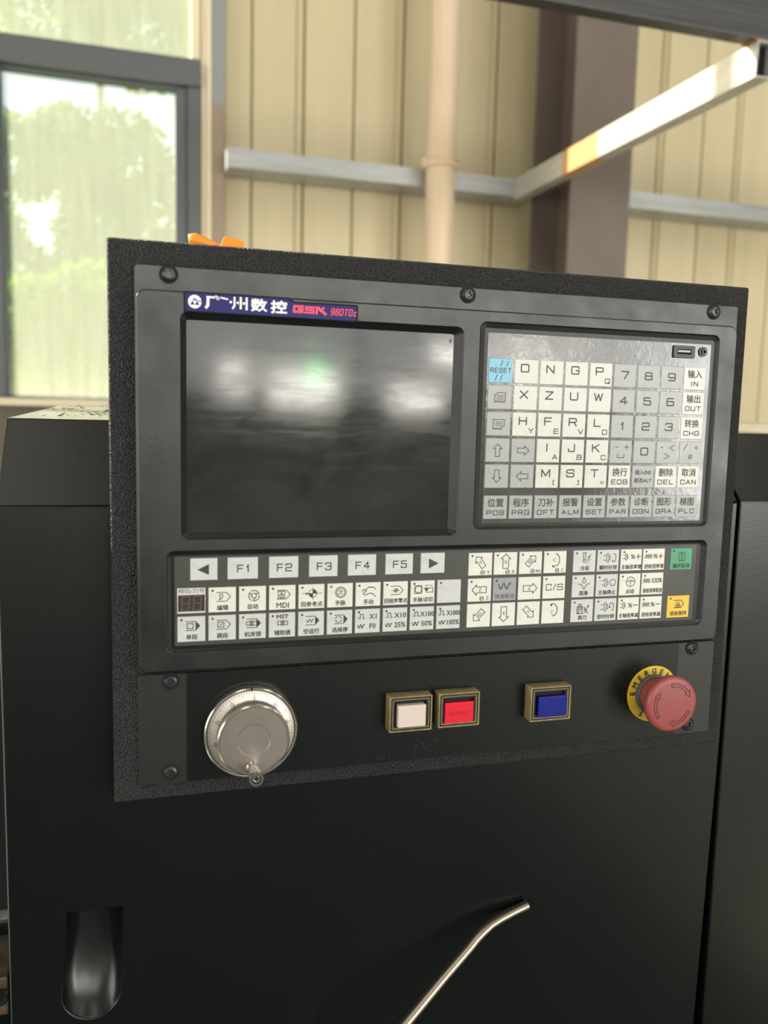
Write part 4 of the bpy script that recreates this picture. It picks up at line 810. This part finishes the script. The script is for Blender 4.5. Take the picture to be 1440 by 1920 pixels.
# ================================================================== OPERATOR PLATE
PY = -0.0016
opl = root('operator_plate', (0.21, -0.001, -0.0718), 'thin black operator plate below the control unit holding handwheel and buttons', 'panel')
a = PR(0.2, 420.0, -71.9, -0.5, PY)
link('plate_sheet', plate([rrect(*a, 0.0004)], PY, -0.0003, 0.0003), M['plate'], opl)
a = PR(29.6, 389.0, -71.7, -0.7, PY - 0.0003)
link('plate_film', plate([rrect(*a, 0.0003)], PY - 0.0003, PY - 0.00005), M['film_dark'], opl)
for sx, sz in ((19.8, -5.6), (19.5, -64.8), (400.3, -5.1), (400.7, -64.8)):
    p = P(sx, sz, PY); screw(p[0], p[1], PY, opl)
MY2 = PY - 0.0003
ik = Ink(); rs = random.Random(3)
for cx_, cz_, n_, sx_, sz_ in ((159, -66, 26, 2.4, 2.6), (187, -62, 44, 4.2, 3.2), (196, -60, 14, 2.0, 1.6)):
    for _ in range(n_): ik.disc(cx_ + rs.gauss(0, sx_), cz_ + rs.gauss(0, sz_) , rs.uniform(0.10, 0.24), 6)
ik.obj('scuff_marks', mat('scuff_grey', (0.09, 0.10, 0.11), 0.6), opl, MY2 - 0.00008, (0, 0))
# ---- handwheel
HX, HZ = 0.0693, -0.0398
hw = root('handwheel', (HX, MY2 - 0.0005, HZ - 0.0297), 'round steel pulse handwheel with engraved 0 to 90 scale and crank pin', 'handwheel')
R0 = 0.0296
MB().lathe_y(HX, HZ, [(R0 - 0.0004, MY2 - 0.0001), (R0, MY2 - 0.003), (R0, MY2 - 0.0070), (R0 - 0.0006, MY2 - 0.0076), (R0 - 0.0014, MY2 - 0.0076), (R0 - 0.0016, MY2 - 0.0068)], 96, closed_end=False).obj('fixed_rim', M['chrome'], hw)
dial = MB().lathe_y(HX, HZ, [(R0 - 0.0016, MY2 - 0.0062), (R0 - 0.0022, MY2 - 0.0066), (0.0205, MY2 - 0.0086)], 96, closed_end=False).obj('scale_ring', M['steel'], hw)
MB().lathe_y(HX, HZ, [(R0 - 0.0010, MY2 - 0.0066), (R0 - 0.0021, MY2 - 0.0064)], 96, closed_end=False).obj('rim_groove', M['gap'], hw)
sc_ = Ink()
for k in range(100):
    a_ = math.radians(90 - 4 + 3.6 * k); L_ = 3.2 if k % 10 == 0 else 2.4 if k % 5 == 0 else 1.4
    c_, s_ = math.cos(a_), math.sin(a_); sc_.line([(c_ * 27.2, s_ * 27.2), (c_ * (27.2 - L_), s_ * (27.2 - L_))], 0.24)
    if k % 10 == 0: sc_.text(str(k), c_ * 22.9, s_ * 22.9, h=2.3, rot=a_ - PI / 2)
me = bpy.data.meshes.new('scale'); R1y, R1r, R2y, R2r = MY2 - 0.0066, R0 - 0.0022, MY2 - 0.0086, 0.0205
def ydial(r): return R1y + (R2y - R1y) * (R1r - r) / (R1r - R2r) - 0.00012
me.from_pydata([(HX + x / 1000, ydial(math.hypot(x, z) / 1000), HZ + z / 1000) for x, z, n_ in sc_.v], [], sc_.f)
link('engraved_scale', me, M['ink'], dial)
MB().box(HX - 0.0006, HX + 0.0006, MY2 - 0.0079, MY2 - 0.0072, HZ + R0 - 0.0018, HZ + R0 + 0.0001).obj('index_mark', M['gap'], hw)
# fluted knob
RK = 0.0222; n = 360
vs, fs = [], []
ys = (MY2 - 0.0080, MY2 - 0.0165)
for yy in ys:
    for k in range(n):
        r_ = RK - (0.0007 if (k % 4) in (0, 1) else 0.0); vs.append((HX + r_ * math.cos(2 * PI * k / n), yy, HZ + r_ * math.sin(2 * PI * k / n)))
for k in range(n): fs.append((k, n + k, n + (k + 1) % n, (k + 1) % n))
MB().add(vs, fs).obj('knurled_skirt', mat('knurl_steel', (0.30, 0.28, 0.25), 0.4, metal=0.6), hw)
YK = MY2 - 0.0200
MB().lathe_y(HX, HZ, [(RK - 0.0006, MY2 - 0.0163), (RK + 0.0003, MY2 - 0.0170), (RK + 0.0003, YK + 0.0006), (RK - 0.0003, YK), (RK - 0.0012, YK), (RK - 0.0014, YK + 0.0005)], 96, closed_end=False).obj('knob_rim', M['chrome'], hw)
MB().lathe_y(HX, HZ, [(RK - 0.0014, YK + 0.0004), (0.0105, YK + 0.0004), (0.0100, YK + 0.0007), (0.0006, YK + 0.0007)], 96).obj('knob_face', M['steel_face'], hw)
# crank pin
CX, CZ = HX - 0.0008, HZ - 0.0172
pin = MB().lathe_y(CX, CZ, [(0.0042, YK + 0.0006), (0.0042, YK - 0.001), (0.0034, YK - 0.0022), (0.0044, YK - 0.014), (0.0046, YK - 0.0168), (0.0042, YK - 0.0180), (0.0031, YK - 0.0180), (0.0030, YK - 0.0168)], 32, closed_end=False).obj('crank_pin', M['chrome'], hw, smooth=False)
MB().lathe_y(CX, CZ, [(0.0031, YK - 0.0164), (0.0006, YK - 0.0164)], 32).obj('pin_recess', M['gap'], pin)
cr = [(b_, a_) for a_, b_ in ()]
a_, b_ = 0.0017, 0.0005
cross = [(CX + x, CZ + z) for x, z in [(b_, b_), (b_, a_), (-b_, a_), (-b_, b_), (-a_, b_), (-a_, -b_), (-b_, -b_), (-b_, -a_), (b_, -a_), (b_, -b_), (a_, -b_), (a_, b_)]]
link('pin_screw', plate([circ(CX, CZ, 0.0024, 24), cross], YK - 0.0174, YK - 0.0164, 0.0001), M['chrome'], pin)

# ---- square push buttons
def push_button(name, x0, x1, z0, z1, capbox, capm, label, ycap, legend=None):
    yb, yf = MY2 - 0.0001, MY2 - 0.0100
    r = root(name, ((x0 + x1) / 2, yb, z0), label, 'button', 'square panel push buttons')
    def ring(nm, i0, i1, yfront, m, bev=0.0002):
        link(nm, plate([rrect(x0 + i0, x1 - i0, z0 + i0, z1 - i0, 0.0006, 3), rrect(x0 + i1, x1 - i1, z0 + i1, z1 - i1, 0.0005, 3)], yfront, yb, bev), M[m], r)
    ring('bezel_frame', 0.0, 0.0011, yf, 'brass', 0.0003); ring('inner_frame', 0.00112, 0.0021, yf + 0.0006, 'black'); ring('gilt_line', 0.00212, 0.0027, yf + 0.0003, 'brass', 0.0001); ring('inner_frame', 0.00272, 0.0041, yf + 0.0012, 'black')
    MB().box(x0 + 0.0041, x1 - 0.0041, yf + 0.004, yb, z0 + 0.0037, z1 - 0.0037).obj('switch_well', M['gap'], r)
    c = MB().box(capbox[0], capbox[1], ycap, yf + 0.0041, capbox[2], capbox[3]).obj('button_cap', M[capm], r, bevel=0.0007, seg=3)
    if legend: Ink().text(legend, 0, 0, h=3.4, w=14.0).obj('cap_legend', M['ink_darkred'], c, ycap - 0.0001, ((capbox[0] + capbox[1]) / 2, (capbox[2] + capbox[3]) / 2))
    return r
push_button('push_button', 0.1600, 0.1900, -0.0467, -0.0222, (0.1655, 0.1850, -0.0430, -0.0280), 'cap_white', 'square push button with an ivory white cap and gilt bezel', MY2 - 0.0118)
push_button('push_button', 0.1946, 0.2244, -0.0463, -0.0224, (0.1995, 0.2203, -0.0446, -0.0294), 'cap_red', 'square push button with a glossy red lettered cap', MY2 - 0.0092, '电源关闭')
push_button('push_button', 0.2628, 0.2940, -0.0476, -0.0228, (0.2690, 0.2918, -0.0454, -0.0300), 'cap_blue', 'square push button with a deep blue cap standing apart', MY2 - 0.0096)

# ---- emergency stop
EX, EZ = 0.3668, -0.0372
es = root('emergency_stop', (EX, MY2, EZ - 0.021), 'red mushroom emergency stop button on a round yellow disc', 'emergency button')
yd = link('legend_disc', plate([circ(EX, EZ, 0.0212, 64)], MY2 - 0.0012, MY2 - 0.0001, 0.0002), M['es_yellow'], es)
ik = Ink()
for k, chs in enumerate('EMERGENCY'):
    a_ = math.radians(180 - 4 - k * 21.5); ik.heavy(chs, 17.4 * math.cos(a_), 17.4 * math.sin(a_), 3.9, 0.25, rot=a_ - PI / 2)
for k, chs in enumerate('STOP'):
    a_ = math.radians(238 + k * 21.5); ik.heavy(chs, 17.4 * math.cos(a_), 17.4 * math.sin(a_), 3.9, 0.25, rot=a_ + PI / 2)
ik.obj('disc_lettering', M['ink'], yd, MY2 - 0.0013, (EX, EZ))
MB().lathe_y(EX, EZ, [(0.0150, MY2 - 0.0011), (0.0150, MY2 - 0.0040), (0.0140, MY2 - 0.0046), (0.0128, MY2 - 0.0046)], 64, closed_end=False).obj('collar', mat('collar_grey', (0.10, 0.11, 0.11), 0.4, metal=0.3), es)
YE = MY2 - 0.0255
v = MB().lathe_y(EX, EZ, [(0.0130, MY2 - 0.0040), (0.0134, MY2 - 0.0100), (0.0150, MY2 - 0.0150), (0.0178, MY2 - 0.0186)], 96, closed_end=False)
stem = v.obj('mushroom_stem', M['es_red'], es, smooth=True)
n = 160; vs, fs = [], []
prof = [(0.0178, MY2 - 0.0186, 0), (0.0197, MY2 - 0.0194, 1), (0.0203, MY2 - 0.0204, 1), (0.0205, MY2 - 0.0220, 0), (0.0201, YE + 0.0010, 0), (0.0190, YE + 0.0001, 0), (0.0170, YE - 0.0002, 0), (0.0010, YE - 0.0003, 0)]
for r_, yy, kn in prof:
    for k in range(n):
        q = r_ - (0.0006 if kn and k % 2 else 0); vs.append((EX + q * math.cos(2 * PI * k / n), yy, EZ + q * math.sin(2 * PI * k / n)))
for i in range(len(prof) - 1):
    for k in range(n): fs.append((i * n + k, (i + 1) * n + k, (i + 1) * n + (k + 1) % n, i * n + (k + 1) % n))
fs.append(tuple((len(prof) - 1) * n + k for k in range(n)))
head = MB().add(vs, fs).obj('mushroom_head', M['es_red'], es, smooth=True)
ik = Ink()
for q in (60, 180, 300):
    out_, inn = [], []
    for k in range(9):
        a_ = math.radians(q + 38 - 62 * k / 8); out_.append((15.3 * math.cos(a_), 15.3 * math.sin(a_))); inn.append((13.3 * math.cos(a_), 13.3 * math.sin(a_)))
    a_ = math.radians(q - 24); tip = math.radians(q - 40)
    ik.line(out_ + [(16.6 * math.cos(a_), 16.6 * math.sin(a_)), (14.3 * math.cos(tip), 14.3 * math.sin(tip)), (12.0 * math.cos(a_), 12.0 * math.sin(a_))] + inn[::-1], 0.42, True)
ik.obj('turn_arrows', mat('arrow_dark_red', (0.09, 0.012, 0.012), 0.5), head, YE - 0.00045, (EX, EZ))

# ================================================================== BENT TUBE ON THE DOOR
rodp = [(0.2815, 0.0155, -0.2030), (0.2700, 0.0142, -0.2056), (0.2584, 0.0122, -0.2082), (0.2500, 0.0105, -0.2106), (0.2423, 0.0080, -0.2138), (0.2365, 0.0062, -0.2172), (0.2304, 0.0040, -0.2216), (0.2077, -0.0030, -0.2370), (0.1763, -0.0150, -0.2570), (0.150, -0.0240, -0.2745), (0.135, -0.0285, -0.287), (0.127, -0.0280, -0.300), (0.124, -0.018, -0.312), (0.123, 0.000, -0.317), (0.123, 0.0195, -0.318)]
rod = root('bent_steel_tube', (0.2, 0.0195, -0.318), 'thin bent stainless tube standing out from the lower cabinet door', 'tube')
rb = MB().tube(rodp, [0.0036] * 4 + [0.0037] * 4 + [0.0039] * 7, 20, cap=False).obj('tube_wall', M['rod'], rod, smooth=True)
MB().tube([rodp[1], Vector(rodp[0]) + (Vector(rodp[0]) - Vector(rodp[1])) * 0.02], 0.0033, 20).obj('tube_bore', M['gap'], rod)
MB().lathe_y(0.123, -0.318, [(0.010, 0.0199), (0.010, 0.0180), (0.0042, 0.0175)], 24, closed_end=False).obj('wall_flange', M['rod'], rod)

# ================================================================== ORANGE BITS ON THE CONSOLE
TZ = c3
pts = [(0.0325, 0.016, TZ + 0.0045), (0.036, 0.016, TZ + 0.0050), (0.041, 0.0165, TZ + 0.0042), (0.046, 0.017, TZ + 0.0030), (0.051, 0.0175, TZ + 0.0020)]
o = MB().tube(pts, [0.0036, 0.0042, 0.0036, 0.0027, 0.0016], 12).obj('orange_plug', M['orange'], None, smooth=True)
for v_ in o.data.vertices: v_.co.z = max(v_.co.z, TZ + 0.0002)
tag(settle(o), 'tapered orange plastic plug lying on top of the console', 'plug')
o = MB().add([(0.0505, 0.010, TZ + 0.0002), (0.0655, 0.010, TZ + 0.0002), (0.0655, 0.024, TZ + 0.0002), (0.0505, 0.024, TZ + 0.0002), (0.0535, 0.012, TZ + 0.0082), (0.0655, 0.012, TZ + 0.0058), (0.0650, 0.022, TZ + 0.0058), (0.0540, 0.022, TZ + 0.0086)],
             [(0, 3, 2, 1), (4, 5, 6, 7), (0, 1, 5, 4), (1, 2, 6, 5), (2, 3, 7, 6), (3, 0, 4, 7)]).obj('orange_block', M['orange'], None, bevel=0.0006)
tag(settle(o), 'small faceted orange block lying on top of the console', 'block')

# ================================================================== OUTSIDE
struct('ground_1', MB().box(-40, 40, WY + 0.3, 60, FLOOR - 0.3, FLOOR - 0.12), M['grass'])
def tree(name, x, y, blobs, m, label, n, size):
    r = root(name, (x, y, FLOOR - 0.12), label, 'tree', 'trees outside the window')
    top = max(b[2] + b[3] * 0.3 for b in blobs)
    MB().tube([(x, y, FLOOR - 0.12), (x + 0.05, y, 0.3), (x - 0.03, y, top)], [0.09, 0.07, 0.03], 10).obj('trunk', M['bark'], r)
    mb = MB(); tot = sum(b[3] ** 2 for b in blobs)
    for bx, by, bz_, br in blobs:
        for _ in range(int(n * br * br / tot)):
            dv = Vector((random.gauss(0, 1), random.gauss(0, 1), random.gauss(0, 1))).normalized() * br * random.uniform(0.35, 1.0) ** 0.6
            p_ = Vector((bx, by, bz_)) + dv; u = Vector((random.gauss(0, 1), random.gauss(0, 1), random.gauss(0, 0.6))).normalized(); t_ = u.orthogonal().normalized(); t_.rotate(Matrix.Rotation(random.uniform(0, 6.28), 3, u))
            q = u.cross(t_); s_ = size * random.uniform(0.6, 1.3)
            mb.add([p_ - t_ * s_, p_ + q * s_ * 0.42, p_ + t_ * s_, p_ - q * s_ * 0.42], [(0, 1, 2, 3)])
    f = mb.obj('foliage', M[m], r, fix=False); f['kind'] = 'stuff'
    return r
tree('tree', -0.45, 7.0, [(-0.52, 7.0, 2.2, 0.42), (-0.98, 7.0, 2.15, 0.36), (-0.12, 7.0, 2.2, 0.42), (-0.32, 7.0, 1.65, 0.38), (0.15, 7.0, 1.75, 0.40), (-1.15, 7.0, 1.6, 0.26), (-1.0, 7.0, 1.2, 0.36), (-0.45, 7.0, 1.15, 0.40), (0.1, 7.0, 1.15, 0.40)], 'leaf_a', 'grey-green leafy tree filling the middle of the window', 8000, 0.06)
tree('tree', -0.2, 8.6, [(-0.4, 8.6, 1.2, 0.55), (0.25, 8.6, 1.5, 0.5), (0.1, 8.6, 0.8, 0.5), (-1.2, 8.6, 0.8, 0.55), (-0.8, 8.6, 2.75, 0.35)], 'leaf_c', 'mid-green tree standing behind the grey-green one', 7000, 0.055)
tree('bush', -0.45, 4.9, [(-0.52, 4.9, 0.72, 0.24), (-0.30, 4.9, 0.84, 0.22), (-0.72, 4.9, 0.70, 0.26), (-0.30, 4.9, 0.50, 0.28), (-0.72, 4.9, 0.34, 0.32), (-0.15, 4.9, 0.66, 0.24), (0.12, 4.9, 0.72, 0.26), (-0.3, 4.9, 0.1, 0.4)], 'leaf_b', 'bright lime-green bush low in the window', 7000, 0.045)
tree('tree', -0.45, 10.8, [(-1.1, 10.8, 4.9, 0.7), (0.1, 10.8, 4.8, 0.7), (-0.5, 10.8, 5.6, 0.8), (0.55, 10.8, 5.3, 0.5)], 'leaf_c', 'tall tree showing through the upper window pane', 8000, 0.07)
bpy.data.objects.remove(_to)
